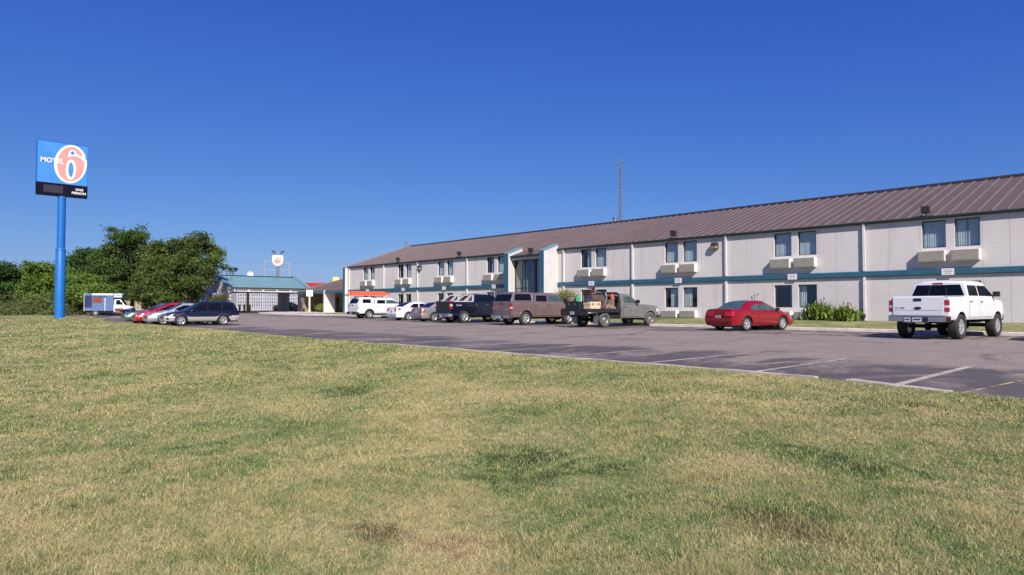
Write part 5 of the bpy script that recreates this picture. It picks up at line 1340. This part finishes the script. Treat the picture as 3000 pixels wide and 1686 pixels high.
def rlobes(seed, R_, H, base, n, rs=(.28, .48), squash=.75):
    rr = random.Random(seed); out = [(0, 0, base + (H - base) * .5, R_ * .62, R_ * .62, (H - base) * .42)]
    for i in range(n):
        a = rr.random() * 6.283; u = rr.uniform(.1, 1.0); q = rr.uniform(*rs) * R_
        zz = base + (H - base) * u; rad = R_ * .80 * math.sin(math.pi * min(.93, .22 + u * .72)) ** .7 * rr.uniform(.55, 1.05)
        rad = max(0, min(rad, R_ - q * .7)); out.append((rad * math.cos(a), rad * math.sin(a), min(zz, H - q * squash * .9), q, q, q * squash))
    return out
TG = 'trees along the far left of the lot'
CROWNS = dict(
    ELM=(-83.17,25.28,0.2,[(-0.1,0.8,8.7,1.45),(-2.0,-0.2,8.6,1.37),(-4.4,-2.3,7.4,1.45),(-5.5,-2.8,6.0,1.28),(-3.3,-2.5,8.5,0.77),(2.1,3.2,6.0,0.38),(1.6,0.7,9.5,0.38),(2.4,2.5,7.5,0.43),(-4.3,-0.8,7.8,1.54),(-3.2,-2.2,6.4,1.45),(-0.5,2.3,7.9,1.28),(3.8,1.8,6.4,1.02),(-0.0,-0.3,6.7,1.79),(2.7,0.8,5.8,1.45),(-1.6,-1.4,5.3,1.88),(-0.3,0.3,4.5,1.71),(2.8,-0.0,4.0,1.11),(2.3,1.1,5.2,0.85),(-0.9,-3.0,3.8,1.71),(-3.9,-0.3,3.3,1.79),(-1.7,0.2,2.7,1.37),(-1.5,-3.9,2.5,1.19),(-0.7,0.7,2.9,0.85),(0.0,-2.5,2.1,1.28),(-0.7,-0.1,1.8,1.11)]),
    TALL=(-112.68,25.94,0,[(-1.5,-2.4,13.0,0.38),(1.9,0.8,13.3,0.44),(-1.2,1.0,12.3,1.09),(1.9,-0.7,11.4,1.64),(0.8,-1.8,11.1,1.64),(-3.6,-1.8,12.3,0.77),(-0.3,1.9,11.3,1.09),(-0.3,-2.2,9.6,1.64),(-3.3,0.8,9.7,2.19),(0.8,1.2,9.2,1.64),(-4.1,-2.8,8.7,1.64),(0.2,-2.5,6.8,2.41),(-3.1,0.8,6.8,2.52),(0.5,2.3,7.7,1.86),(-6.9,-3.1,6.5,1.64),(-5.3,-2.0,4.3,2.41),(1.2,-0.6,3.7,2.19),(2.5,1.3,4.8,1.86),(-1.5,-4.1,4.0,1.31)]),
    MID=(-101.15,26.56,0.2,[(1.5,-0.9,8.7,1.31),(2.8,-0.5,7.7,1.41),(1.0,-0.6,7.1,1.51),(-0.3,0.6,5.8,2.01),(2.8,-1.7,4.9,1.81),(-1.0,0.6,3.4,2.01),(-0.0,-1.4,2.8,1.51),(2.6,1.2,3.3,1.51),(-0.9,1.0,1.7,1.11),(-0.6,-0.8,1.7,1.01)]),
    DEEP=(-131.26,23.65,0,[(0.9,-0.4,10.1,1.35),(-0.9,-1.1,9.3,1.47),(-0.5,1.1,9.8,1.35),(0.6,-2.3,8.3,1.23),(-4.0,0.2,8.0,2.08),(4.5,0.4,7.4,1.72),(-3.3,-1.2,6.5,1.72),(-2.2,0.9,5.6,1.84),(4.5,0.9,5.7,1.47)]),
    H1=(-112.22,19.12,0,[(-2.5,-0.1,4.7,1.56),(1.4,0.4,5.1,1.45),(-1.8,-1.3,3.6,1.35),(3.8,-0.6,3.1,1.77),(3.3,0.6,3.6,1.14),(1.0,-1.3,1.9,1.35),(-2.1,0.9,1.6,1.25)]),
    H2=(-117.29,15.16,0,[(1.3,-0.8,7.0,1.26),(-1.3,0.6,6.7,1.37),(-3.6,-0.9,6.0,1.26),(-1.5,1.5,5.5,1.26),(1.1,-0.3,4.9,1.78),(0.0,-1.2,3.9,1.47),(0.5,0.8,3.4,1.68),(0.1,1.9,4.2,1.16),(2.4,-0.7,2.6,1.47)]),
    H3=(-124.03,13.81,0,[(-2.1,-0.3,5.6,1.42),(-1.6,0.5,5.0,1.31),(-3.6,-0.5,4.1,1.64),(3.5,-0.2,2.9,1.53),(-3.7,-0.7,2.2,1.31)]),
    H4=(-121.05,11.15,0,[(2.6,-0.1,6.8,1.26),(0.8,-0.7,6.3,1.78),(0.2,1.0,5.8,1.16),(-3.7,-0.1,4.7,2.1),(1.8,0.7,3.9,1.47),(-4.2,-0.6,2.7,1.78),(0.1,0.4,2.1,1.47)]),
    H5=(-126.05,18.98,0,[(1.5,0.0,6.5,1.49),(0.5,-0.7,5.9,1.26),(3.0,0.5,5.3,1.49),(3.1,-0.4,4.1,1.61)]),
    H6=(-104.29,20.27,0,[(1.3,-0.5,3.8,0.98),(-0.4,0.7,3.5,1.08),(-2.6,-0.3,3.3,0.89),(1.6,-0.1,2.6,0.98)]),
    H7=(-126.99,7.73,0,[(4.7,0.8,6.6,2.14),(-4.9,-0.6,7.5,2.41),(-0.3,-0.0,4.7,2.68),(1.8,1.0,3.2,2.14),(0.8,-1.6,3.7,2.68)]),
)
def grove(key, name, label, n, leaf, mat, seed, trunk, ncl):
    x, y, z, lobes = CROWNS[key]; tree(name, label, 'tree', x, y, z - .1, lobes, n, leaf, LEAF[mat], seed, trunk, TG, 9, ncl)
grove('ELM', 'elm_tree', 'broad dark spreading elm standing left of the green canopy', 46000, .25, 'olive', 3, (.30, 2.0), 480)
grove('TALL', 'elm_tree', 'tall dark tree with ragged top behind the moving truck', 42000, .31, 'dark', 5, (.36, 3.2), 460)
grove('MID', 'elm_tree', 'dark leafy tree filling the gap between the two big elms', 30000, .30, 'olive', 6, (.3, 2.4), 300)
grove('DEEP', 'hackberry_tree', 'deep green tree rising just right of the blue sign pole', 20000, .36, 'deep', 8, (.3, 3), 320)
grove('H1', 'hedgerow_tree', 'bright green bushy tree behind the moving truck cargo box', 15000, .32, 'bright', 51, (.2, 1.8), 230)
grove('H2', 'hedgerow_tree', 'light green rounded tree directly behind the blue sign pole', 17000, .32, 'bright', 52, (.2, 1.8), 260)
grove('H3', 'hedgerow_tree', 'olive tree second from the left picture edge', 13000, .34, 'olive', 53, (.2, 1.8), 200)
grove('H4', 'hedgerow_tree', 'dark green tree cut by the left picture edge', 15000, .34, 'deep', 54, (.2, 1.8), 230)
grove('H5', 'hedgerow_tree', 'dark tree showing above the light green trees left of the pole', 12000, .36, 'bright', 55, (.2, 1.8), 180)
grove('H6', 'hedgerow_tree', 'small yellow green tree just above the moving truck', 9000, .24, 'bright', 57, (.14, 1.6), 130)
grove('H7', 'hedgerow_tree', 'dark green tree at the far left end of the hedgerow', 9000, .42, 'deep', 58, (.2, 1.8), 150)
# rough growth at the foot of the trees
lob = []
rr = random.Random(4)
for i in range(70):
    t = i / 69; x = -103.5 - rr.uniform(0, 11) - (1 - t) * 3; y = 1.0 + t * 19.5 + rr.uniform(-1.2, 1.2); q = rr.choice((.35, .45, .6, .8, 1.2, 2.0)) * rr.uniform(.8, 1.2)
    lob.append((x, y, q * .5, q * 1.25, q * 1.25, q))
u = place('undergrowth', leaf_mesh('undergrowth', LEAF['brush'], lob, 30000, .22, 77, .8, 700)); kind(u, 'stuff')
rr = random.Random(9); lob = []
for i in range(130):
    a = rr.uniform(-1.05, .35); d = rr.uniform(260, 330); x, y = -d * math.cos(a * .8 + .25), d * math.sin(a * .8 + .75) ; q = rr.uniform(4, 8)
    lob.append((x, y, q * .5, q * 1.8, q * 1.8, q * .8))
u = place('distant_treeline', leaf_mesh('distant_treeline', LEAF['deep'], lob, 30000, 1.3, 78)); kind(u, 'stuff')

def shrub(name, label, x, y, z, lobes, n, leaf, mat, seed, cat='shrub', stems=7, up=0):
    t = thing(name, label, cat, (x, y, z)); rr = random.Random(seed); mb = MB()
    for i in range(stems):
        q = rr.choice(lobes); mb.tube([(rr.uniform(-.1, .1), rr.uniform(-.1, .1), -.05), (q[0] * .4, q[1] * .4, q[2] * .5), (q[0], q[1], q[2] + q[5] * .3)], .03, 5, 0, .01)
    mb.obj('stems', X['trunk'], t); place('foliage', leaf_mesh('foliage', mat, lobes, n, leaf, seed, up=up), t); return t
shrub('crape_myrtle', 'reddish green rounded shrub in front of the green canopy', -77.3, 26.5, asph(-77, 27), [(0, 0, 1.1, 1.1, 1.1, .8), (.4, .3, 1.7, .75, .75, .55), (-.4, -.3, 1.5, .75, .75, .55), (.5, .8, 1.0, .8, .8, .65), (.2, -.8, 1.1, .75, .75, .65)], 5200, .15, LEAF['myrtle'], 91)
shrub('pale_shrub', 'pale yellow green clipped shrub beside the motel entrance', -34.0, 37.6, .42, [(0, 0, 1.2, 1.0, .9, .95), (.35, -.2, 1.6, .7, .7, .55), (-.45, .1, 1.5, .7, .7, .6)], 6500, .085, LEAF['pale'], 92)
shrub('porch_bush', 'small yellow green bush in the shaded lobby porch', -77.6, 39.2, .55, [(0, 0, .5, .7, .6, .5), (.5, .1, .4, .5, .5, .4)], 1600, .12, LEAF['canna'], 93)
shrub('small_bush', 'green bush seen through the gap between canopy piers', -94.0, 41.9, .4, [(0, 0, .6, .8, 1.2, .6)], 1500, .16, LEAF['bright'], 94)

def clump(label, x, y, z, n, spread, h, seed, stalks=4, group='leafy plants against the motel wall'):
    """broad pointed leaves rising from one clump, a few seed stalks above"""
    t = thing('lily_clump', label, 'plant', (x, y, z), 0, group); rr = random.Random(seed); mb = MB()
    rnds = []
    for i in range(n):
        a = rr.random() * 6.283; bx, by = rr.gauss(0, spread * .5), rr.gauss(0, .22); L = h * rr.uniform(.40, .95); w = rr.uniform(.038, .075); tilt = rr.uniform(.15, 1.15)
        dx, dy = math.cos(a), math.sin(a); px_, py_ = -dy * w, dx * w; z0 = rr.uniform(0, h * .42); m = 7; vs = []
        for k in range(m):
            u = k / (m - 1); r = L * tilt * u * u * .8; zz = z0 + L * (u - .38 * tilt * u * u * u); ww = math.sin(math.pi * (.12 + .88 * u) ** .8) ** .7 if k < m - 1 else .02
            vs += [(bx + dx * r - px_ * ww, by + dy * r - py_ * ww, zz), (bx + dx * r + px_ * ww, by + dy * r + py_ * ww, zz + .015)]
        mb.add(vs, [(2 * k, 2 * k + 1, 2 * k + 3, 2 * k + 2) for k in range(m - 1)]); rnds += [rr.random()] * (2 * m)
    o = mb.obj('foliage', LEAF['canna'], t, smooth=60)
    o.data.attributes.new('rnd', 'FLOAT', 'POINT').data.foreach_set('value', rnds)
    mb = MB()
    for i in range(stalks):
        bx = rr.uniform(-1, 1) * spread; hh = h * rr.uniform(1.1, 1.55); e = (bx + rr.uniform(-.15, .15), rr.uniform(-.1, .1), hh)
        mb.tube([(bx, 0, 0), (bx, 0, hh * .6), e], .008, 5); 
        for q in range(5): mb.lathe([(.001, -.05), (.022, 0), (.001, .06)], 6, c=(e[0] + rr.uniform(-.04, .04), e[1] + rr.uniform(-.04, .04), e[2] - rr.uniform(0, .16)))
    if stalks: mb.obj('seed_stalks', X['rust2'], t)
    return t
clump('larger leafy lily clump under the last visible lower window', -15.35, 38.3, .44, 380, .60, .98, 5, 4)
clump('leafy lily clump beside the foot of the white downpipe', -13.9, 38.3, .44, 330, .56, .80, 6, 4)
clump('tall thin weeds against the wall behind the red sedan', -19.3, 38.6, .46, 30, .3, 1.1, 7, 5)
# broken lamp stub at the foot of the pipe
mb = MB(); mb.tube([(0, 0, 0), (0, 0, .18)], .04, 8); mb.lathe([(.06, .16), (.11, .20), (.12, .36), (.08, .40), (.001, .40)], 12)
tag(mb.obj('garden_lamp', X['lamp'], loc=(-13.05, 38.55, .46), smooth=40), 'small dark garden lamp at the foot of the white downpipe', 'lamp')
mb = MB(); mb.prism([(-.18, -.15, 0), (.18, -.15, 0), (.18, .15, 0), (-.18, .15, 0)], [(-.05, -.05, .22), (.06, -.04, .26), (.05, .05, .24), (-.06, .05, .20)])
tag(mb.obj('litter_bag', X['signwhite'], loc=(-18.35, 33.05, .235), bevel=.03), 'crumpled white litter at the kerb behind the red sedan', 'litter')

# ------------------------------------------------------------------ signs, posts and the far side
sx, sy = -78.95, 11.80; sz = lawn_z(sx, sy) - .1
sg = thing('pole_sign', 'tall blue pole sign with big red six on a blue face', 'motel sign', (sx, sy, sz))
z6 = 5.55 + .1  # not a position mark: height of the step in the pole
zs_ = 6.98
mb = MB(); mb.lathe([(.44, 0), (.44, zs_ - .02), (.405, zs_ + .06), (.36, zs_ + .08), (.36, 12.355)], 28); sp = mb.obj('pole', X['pole'], sg, smooth=35)
mb = MB(); mb.lathe([(.455, zs_ - .14), (.455, zs_ - .02)], 28); mb.obj('pole_collar', X['pole'], sp, smooth=35)
B0, B1, T1, HWD = 12.35, 13.58, 17.70, 2.10; KW = HWD / 2.46
mb = MB(); mb.box(-.26, .26, -HWD, HWD, B1, T1); cab = mb.obj('sign_cabinet', X['signblue'], sg)
mb = MB()
for a, b in ((-HWD - .06, -HWD), (HWD, HWD + .06)): mb.box(-.29, .29, a, b, B1, T1 + .06)
mb.box(-.29, .29, -HWD, HWD, T1, T1 + .06); mb.obj('sign_frame', X['pole'], cab)
mb = MB(); mb.box(-.31, .31, -HWD - .04, HWD + .04, B0, B1 - .003); board = mb.obj('price_board', X['signnavy'], sg)
def six(xf, d):
    mb = MB()
    def U(px_): return -HWD + (px_ - 240) / 1000 * 2 * HWD
    def V(px_, py_): return T1 - (py_ - (px_ - 240) * .118 - 130) / 850 * (T1 - B1)
    def poly(pts, k, m): mb.add([(xf + d * .004 * k, U(a), V(a, b)) for a, b in pts], [tuple(range(len(pts)))], m)
    def ell(cx, cy, rx, ry, k, m, n=48): poly([(cx + rx * math.cos(2 * math.pi * i / n), cy + ry * math.sin(2 * math.pi * i / n)) for i in range(n)], k, m)
    ell(896, 625, 330, 402, 1, 0); ell(900, 628, 278, 362, 2, 1)
    notch = [(838, 490), (842, 425), (870, 352), (930, 322), (988, 350), (1012, 402), (1062, 440), (1120, 452), (1176, 428), (1188, 470), (1160, 565), (1128, 535), (1080, 492), (1010, 462), (930, 450), (875, 466)]
    poly(notch, 3, 0)
    poly([(1180, 482), (1235, 450), (1245, 520), (1205, 530)], 4, 2)
    ell(930, 392, 40, 38, 4, 2); ell(902, 742, 104, 212, 3, 0); ell(902, 742, 52, 156, 4, 2)
    return mb
for d in (1, -1):
    mb = six(.26 * d, d); mb.obj('numeral', [X['signwhite'], X['signred'], X['signblue']], cab)
    mb = MB(); text_mb(mb, 'MOTEL', 0, (0, 2.28, 0, .50), lambda u, v: (d * .281, d * (-2.16 + u) * KW, 15.58 + v), .025); mb.obj('lettering', X['signwhite'], cab)
    mb = MB(); text_mb(mb, 'ONE', 0, (0, .78, 0, .24), lambda u, v: (d * .314, d * (1.28 + u) * KW, 13.02 + v), .03); text_mb(mb, 'PERSON', 0, (0, 1.42, 0, .24), lambda u, v: (d * .314, d * (.92 + u) * KW, 12.66 + v), .03); mb.obj('lettering', X['signwhite'], board)
    mb = MB()
    def seg(u0, u1, v0, v1, m): a, b = sorted((d * .3105, d * .316)); y0, y1 = sorted((d * u0 * KW, d * u1 * KW)); mb.box(a if m == 0 else a + .002 * d, b if m == 0 else b + .002 * d, y0, y1, v0, v1, m)
    seg(-1.85, .05, 12.62, 13.36, 0)
    for k, (u, w, v0, hh) in enumerate(((-1.74, .42, 12.70, .58), (-1.12, .42, 12.70, .58), (-.56, .2, 13.00, .28), (-.28, .2, 13.00, .28))):
        t = w * .16; seg(u, u + w, v0, v0 + t, 1); seg(u, u + w, v0 + hh / 2 - t / 2, v0 + hh / 2 + t / 2, 1); seg(u, u + w, v0 + hh - t, v0 + hh, 1)
        seg(u, u + t, v0 + t * 1.3, v0 + hh / 2 - t * .8, 1); seg(u + w - t, u + w, v0 + t * 1.3, v0 + hh / 2 - t * .8, 1); seg(u, u + t, v0 + hh / 2 + t * .8, v0 + hh - t * 1.3, 1); seg(u + w - t, u + w, v0 + hh / 2 + t * .8, v0 + hh - t * 1.3, 1)
    mb.obj('price_digits', [X['led'], X['black']], board)

# parking notice on a yellow post
ps = thing('parking_sign', 'white notice board on a pale yellow post beside the canopy', 'sign', (-79.05, 38.45, .5), R(-32))
mb = MB(); mb.tube([(0, 0, 0), (0, 0, 2.05)], .12, 14); mb.lathe([(.17, 0), (.17, .26), (.13, .30)], 14); mb.obj('post', X['paleyellow'], ps, smooth=40)
mb = MB(); mb.box(-.03, .03, -.40, .40, 2.03, 2.84); mb.v = [(y_, -x_, z_) if False else (x_, y_, z_) for x_, y_, z_ in mb.v]
for i, (w, zz) in enumerate(((.22, 2.68), (.30, 2.52), (.18, 2.36), (.26, 2.22))): mb.box(.031, .034, -w, w, zz - .02, zz + .02, 1)
mb.obj('board', [X['signwhite'], X['teal']], ps)
mb = MB(); mb.box(-82.95 + 4, -82.8 + 4, 0, 1, 0, 1)
mb = MB(); mb.box(-.12, .12, -.2, .2, 1.2, 1.85); mb.box(-.03, .03, -.03, .03, 0, 1.2)
tag(mb.obj('meter_box', X['steel'], loc=(-81.6, 38.7, .5)), 'grey meter box standing by the cream canopy pier', 'box')
# bollards under the canopy
def bollard(): 
    mb = MB(); mb.lathe([(.12, 0), (.12, 1.0), (.09, 1.08), (.001, 1.10)], 14); return mb.mesh('bollard', X['yellow'], smooth=40)
bm_ = bollard()
for i, (y, lb) in enumerate(((34.1, 'yellow bollard nearest the livestock trailer wheel under the canopy'), (34.75, 'yellow bollard between two others under the canopy'), (35.5, 'yellow bollard nearest the dark canopy pier'))):
    tag(place('bollard', bm_, None, (-91.0, y, asph(-91, y))), lb, 'bollard', 'yellow bollards under the canopy')
mb = MB(); mb.box(-.14, .14, -.14, .14, 0, 2.8); mb.box(-.2, .2, -.2, .2, 0, .3)
tag(mb.obj('canopy_post', X['paleyellow'], loc=(-90.2, 34.9, asph(-90, 35))), 'pale yellow square post under the middle of the canopy', 'post')

# lattice aerial behind the motel
at_ = thing('antenna_tower', 'slim steel lattice aerial tower rising behind the motel roof', 'antenna tower', (-46.25, 60.3, 0)); mb = MB(); HT = 17.3; s = .21
leg = [(s * math.cos(a), s * math.sin(a)) for a in (0.4, 2.49, 4.59)]
for x, y in leg: mb.tube([(x, y, 0), (x, y, HT)], .034, 6)
nz = 43
for i in range(nz):
    z0 = i * HT / nz; z1 = (i + 1) * HT / nz
    for k in range(3):
        a, b = leg[k], leg[(k + 1) % 3]
        if i % 2: a, b = b, a
        mb.tube([(a[0], a[1], z0), (b[0], b[1], z1)], .020, 4)
        mb.tube([(a[0], a[1], z0), (b[0], b[1], z0)], .016, 4)
mb.obj('mast', X['darksteel'], at_)
mb = MB(); mb.tube([(0, 0, HT - .6), (0, 0, HT + 2.1)], .025, 6)
mb.tube([(-.52, -.44, HT + .25), (.52, .44, HT + .75)], .075, 6)
for i in range(7):
    q = -1 + i / 3; w = .75 - .05 * i; mb.tube([(q * .95 - .5 * w, q * .8 + .6 * w, HT + .55 + .2 * q), (q * .95 + .5 * w, q * .8 - .6 * w, HT + .55 + .2 * q)], .010, 4)
for i in range(4): z = HT + 1.3 + i * .22; mb.tube([(-.28, .2, z), (.28, -.2, z)], .010, 4)
mb.obj('aerial', X['darksteel'], at_)

# fuel station beyond: shield sign, red canopy, yellow tower, posts
fs_ = thing('fuel_sign', 'white and red shield sign with twin lights on a tall pole', 'sign', (-155.9, 67.5, 0), R(-28))
mb = MB(); mb.tube([(0, 0, 0), (0, 0, 11)], .30, 10)
for y in (-3.0, 2.75): mb.box(-.12, .12, y - .14, y + .14, 4, 12.2 if y < 0 else 11.8)
mb.box(-.1, .1, -3.0, -1.6, 12.1, 12.3); mb.box(-.1, .1, 1.4, 2.75, 11.75, 11.95); mb.box(-.1, .1, -2.9, 2.7, 10.0, 10.2)
pl = mb.obj('frame', X['steel'], fs_)
sh = [(-1.22, 2.3), (-.6, 2.36), (0, 2.40), (.6, 2.36), (1.22, 2.3), (1.3, 1.4), (1.2, .6), (.85, .1), (0, -.35), (-.85, .1), (-1.2, .6), (-1.3, 1.4)]
mb = MB(); mb.ext([(y, z + 11.3) for y, z in sh], 'x', -.35, .45)
shield = mb.obj('shield', X['signwhite'], fs_)
mb = MB(); text_mb(mb, '66', 0, (0, 1.7, 0, 1.1), lambda u, v: (.456, -.85 + u, 11.68 + v), .10); text_mb(mb, 'PHILLIPS', 0, (0, 1.5, 0, .26), lambda u, v: (.456, -.75 + u, 13.0 + v), .05)
for z in (11.48, 12.82): mb.box(.451, .457, -1.1, 1.1, z, z + .12)
mb.box(.451, .470, -.05, .05, 11.2, 13.6)
mb.obj('lettering', X['signred'], shield)
mb = MB()
for y in (-.95, .95):
    mb.prism([(-.3, y - .42, 14.3), (.3, y - .42, 14.3), (.3, y + .42, 14.3), (-.3, y + .42, 14.3)], [(-.25, y - .32 + .2 * (1 if y > 0 else -1), 14.85), (.25, y - .32 + .2 * (1 if y > 0 else -1), 14.85), (.25, y + .32 + .2 * (1 if y > 0 else -1), 14.85), (-.25, y + .32 + .2 * (1 if y > 0 else -1), 14.85)])
    mb.tube([(0, y, 14.35), (0, y * .5, 13.6)], .07, 6)
mb.obj('floodlight', X['lamp'], fs_)
gs = thing('fuel_canopy', 'bright red fuel station canopy on steel columns beyond the lobby', 'canopy', (-147.5, 73.5, 0), R(70))
mb = MB(); mb.box(-4.2, 4.2, -4.5, 4.5, 5.0, 6.7); mb.obj('fascia', X['red'], gs)
mb = MB(); mb.box(-4.0, 4.0, -4.3, 4.3, 4.92, 4.995); mb.obj('soffit', X['signwhite'], gs)
mb = MB(); [mb.box(x - .25, x + .25, -.25, .25, 0, 4.92) for x in (-3, 3)]; mb.obj('column', X['steel'], gs)
mb = MB(); mb.box(-4.5, 4.5, -3, 3, 0, 4.2); mb.box(-4.7, 4.7, -3.2, 3.2, 4.201, 4.5, 1)
tag(mb.obj('service_shop', [X['tan'], X['tealdark']], loc=(-152, 96, 0), rot=R(30)), 'low tan shop with a dark roof line by the red canopy', 'building')
mb = MB(); mb.box(-.75, .75, -.75, .75, 0, 7.3); mb.prism([(-.75, -.75, 7.3), (.75, -.75, 7.3), (.75, .75, 7.3), (-.75, .75, 7.3)], [(-.6, -.6, 7.9), (.6, -.6, 7.9), (.6, .6, 7.9), (-.6, .6, 7.9)]); mb.box(.751, .78, -.6, .6, 5.2, 6.9, 1)
tag(mb.obj('yellow_tower_sign', [X['yellow'], X['orange']], loc=(-137, 73.1, 0), rot=R(-35)), 'stubby yellow tower sign above the brown lobby roof', 'sign')
mb = MB(); mb.box(-11, 11, -6, 6, 0, 4.3); mb.box(-11.2, 11.2, -6.2, 6.2, 4.301, 4.7, 1)
for i in range(5): mb.box(11.001, 11.02, -5 + i * 2.2, -3.6 + i * 2.2, 1.0, 2.6, 1)
tag(mb.obj('tan_building', [X['tan'], X['roofd']], loc=(-158, 38, -.3), rot=R(12)), 'low tan building half hidden behind the elms', 'building')
def pole(label, x, y, h, arm=True):
    t = thing('utility_pole', label, 'utility pole', (x, y, 0), R(30), 'utility poles beyond the lot'); mb = MB(); mb.tube([(0, 0, 0), (0, 0, h)], .17, 8, 0, .11); mb.obj('pole', X['trunk'], t)
    mb = MB(); mb.box(-.07, .07, -1.1, 1.1, h - .7, h - .55); [mb.lathe([(.05, h - .55), (.05, h - .38)], 6, c=(0, y_, 0)) for y_ in (-1, -.4, .4, 1)]; mb.obj('crossarm', X['trunk'], t)
pole('slim utility pole left of the red and white shield sign', -172, 62, 10.6)
pole('slim utility pole right of the red and white shield sign', -150, 88, 10.2)
fl = thing('floodlight_pole', 'twin floodlight on a short pole above the green canopy roof', 'floodlight', (-117.4, 42.8, 0), R(20))
mb = MB(); mb.tube([(0, 0, 0), (0, 0, 7.6)], .12, 8, 0, .09); mb.box(-.05, .05, -.7, .7, 7.35, 7.45); mb.obj('pole', X['lamp'], fl)
for s in (-.5, .55):
    mb = MB(); mb.prism([(-.2, s - .2, 7.5), (.2, s - .2, 7.5), (.2, s + .2, 7.5), (-.2, s + .2, 7.5)], [(-.3, s - .3, 8.1), (.24, s - .3, 7.95), (.24, s + .3, 7.95), (-.3, s + .3, 8.1)]); mb.obj('lamp_head', X['lamp'], fl)
ds = thing('satellite_dish', 'small white dish and mast behind the green canopy ridge', 'dish', (-115.4, 44.9, 0))
mb = MB(); mb.tube([(0, 0, 0), (0, 0, 6.7)], .06, 6); mb.lathe([(.001, 0), (.35, .06), (.55, .18), (.57, .18), (.36, .03), (.001, -.03)], 18, 'x', c=(.1, 0, 6.8)); mb.obj('dish', X['signwhite'], ds, smooth=40)

# ------------------------------------------------------------------ camera, sun and sky
cam = bpy.data.cameras.new('camera'); co_ = bpy.data.objects.new('camera', cam); COL.objects.link(co_); SC.camera = co_
cam.sensor_width = 36; cam.sensor_fit = 'HORIZONTAL'; cam.lens = 36 * 1920 / 3000; cam.clip_start = .1; cam.clip_end = 5000
pitch = math.atan((897 - 843) / 1920)
co_.location = (0, 0, 1.3); co_.rotation_euler = (R(90) + pitch, 0, R(46.9))
SUN = Vector((1.85, -1.0, 1.68)).normalized()
el = math.asin(SUN.z); az = math.atan2(SUN.x, SUN.y)
sl = bpy.data.lights.new('sun', 'SUN'); sl.energy = 4.8; sl.angle = R(.53); sl.color = (1.0, .93, .86)
so = bpy.data.objects.new('sun', sl); COL.objects.link(so); so.rotation_euler = (-SUN).to_track_quat('-Z', 'Y').to_euler(); so.location = (30, -20, 40)
w = bpy.data.worlds.new('World'); SC.world = w; w.use_nodes = True
nt = w.node_tree; N, L = nt.nodes, nt.links; bg = N['Background']
sky = N.new('ShaderNodeTexSky'); sky.sky_type = 'NISHITA'; sky.sun_disc = False; sky.sun_elevation = el; sky.sun_rotation = az
sky.air_density = 1.0; sky.dust_density = .6; sky.ozone_density = 4.0; sky.altitude = 300
sp_ = N.new('ShaderNodeSeparateXYZ'); cb_ = N.new('ShaderNodeCombineXYZ'); L.new(sky.outputs[0], sp_.inputs[0])
for i, (k_, e_) in enumerate(((.276, 1.23), (.533, .98), (2.39, .49))):
    L.new(math_(N, L, 'MULTIPLY', math_(N, L, 'POWER', sp_.outputs[i], e_), k_), cb_.inputs[i])
L.new(cb_.outputs[0], bg.inputs[0]); bg.inputs[1].default_value = .085
SC.view_settings.view_transform = 'Standard'; SC.view_settings.look = 'None'; SC.view_settings.exposure = .40; SC.view_settings.gamma = 1
SC.cycles.max_bounces = 6; SC.cycles.transparent_max_bounces = 12; SC.cycles.caustics_reflective = False; SC.cycles.caustics_refractive = False
SC.cycles.sample_clamp_indirect = 6
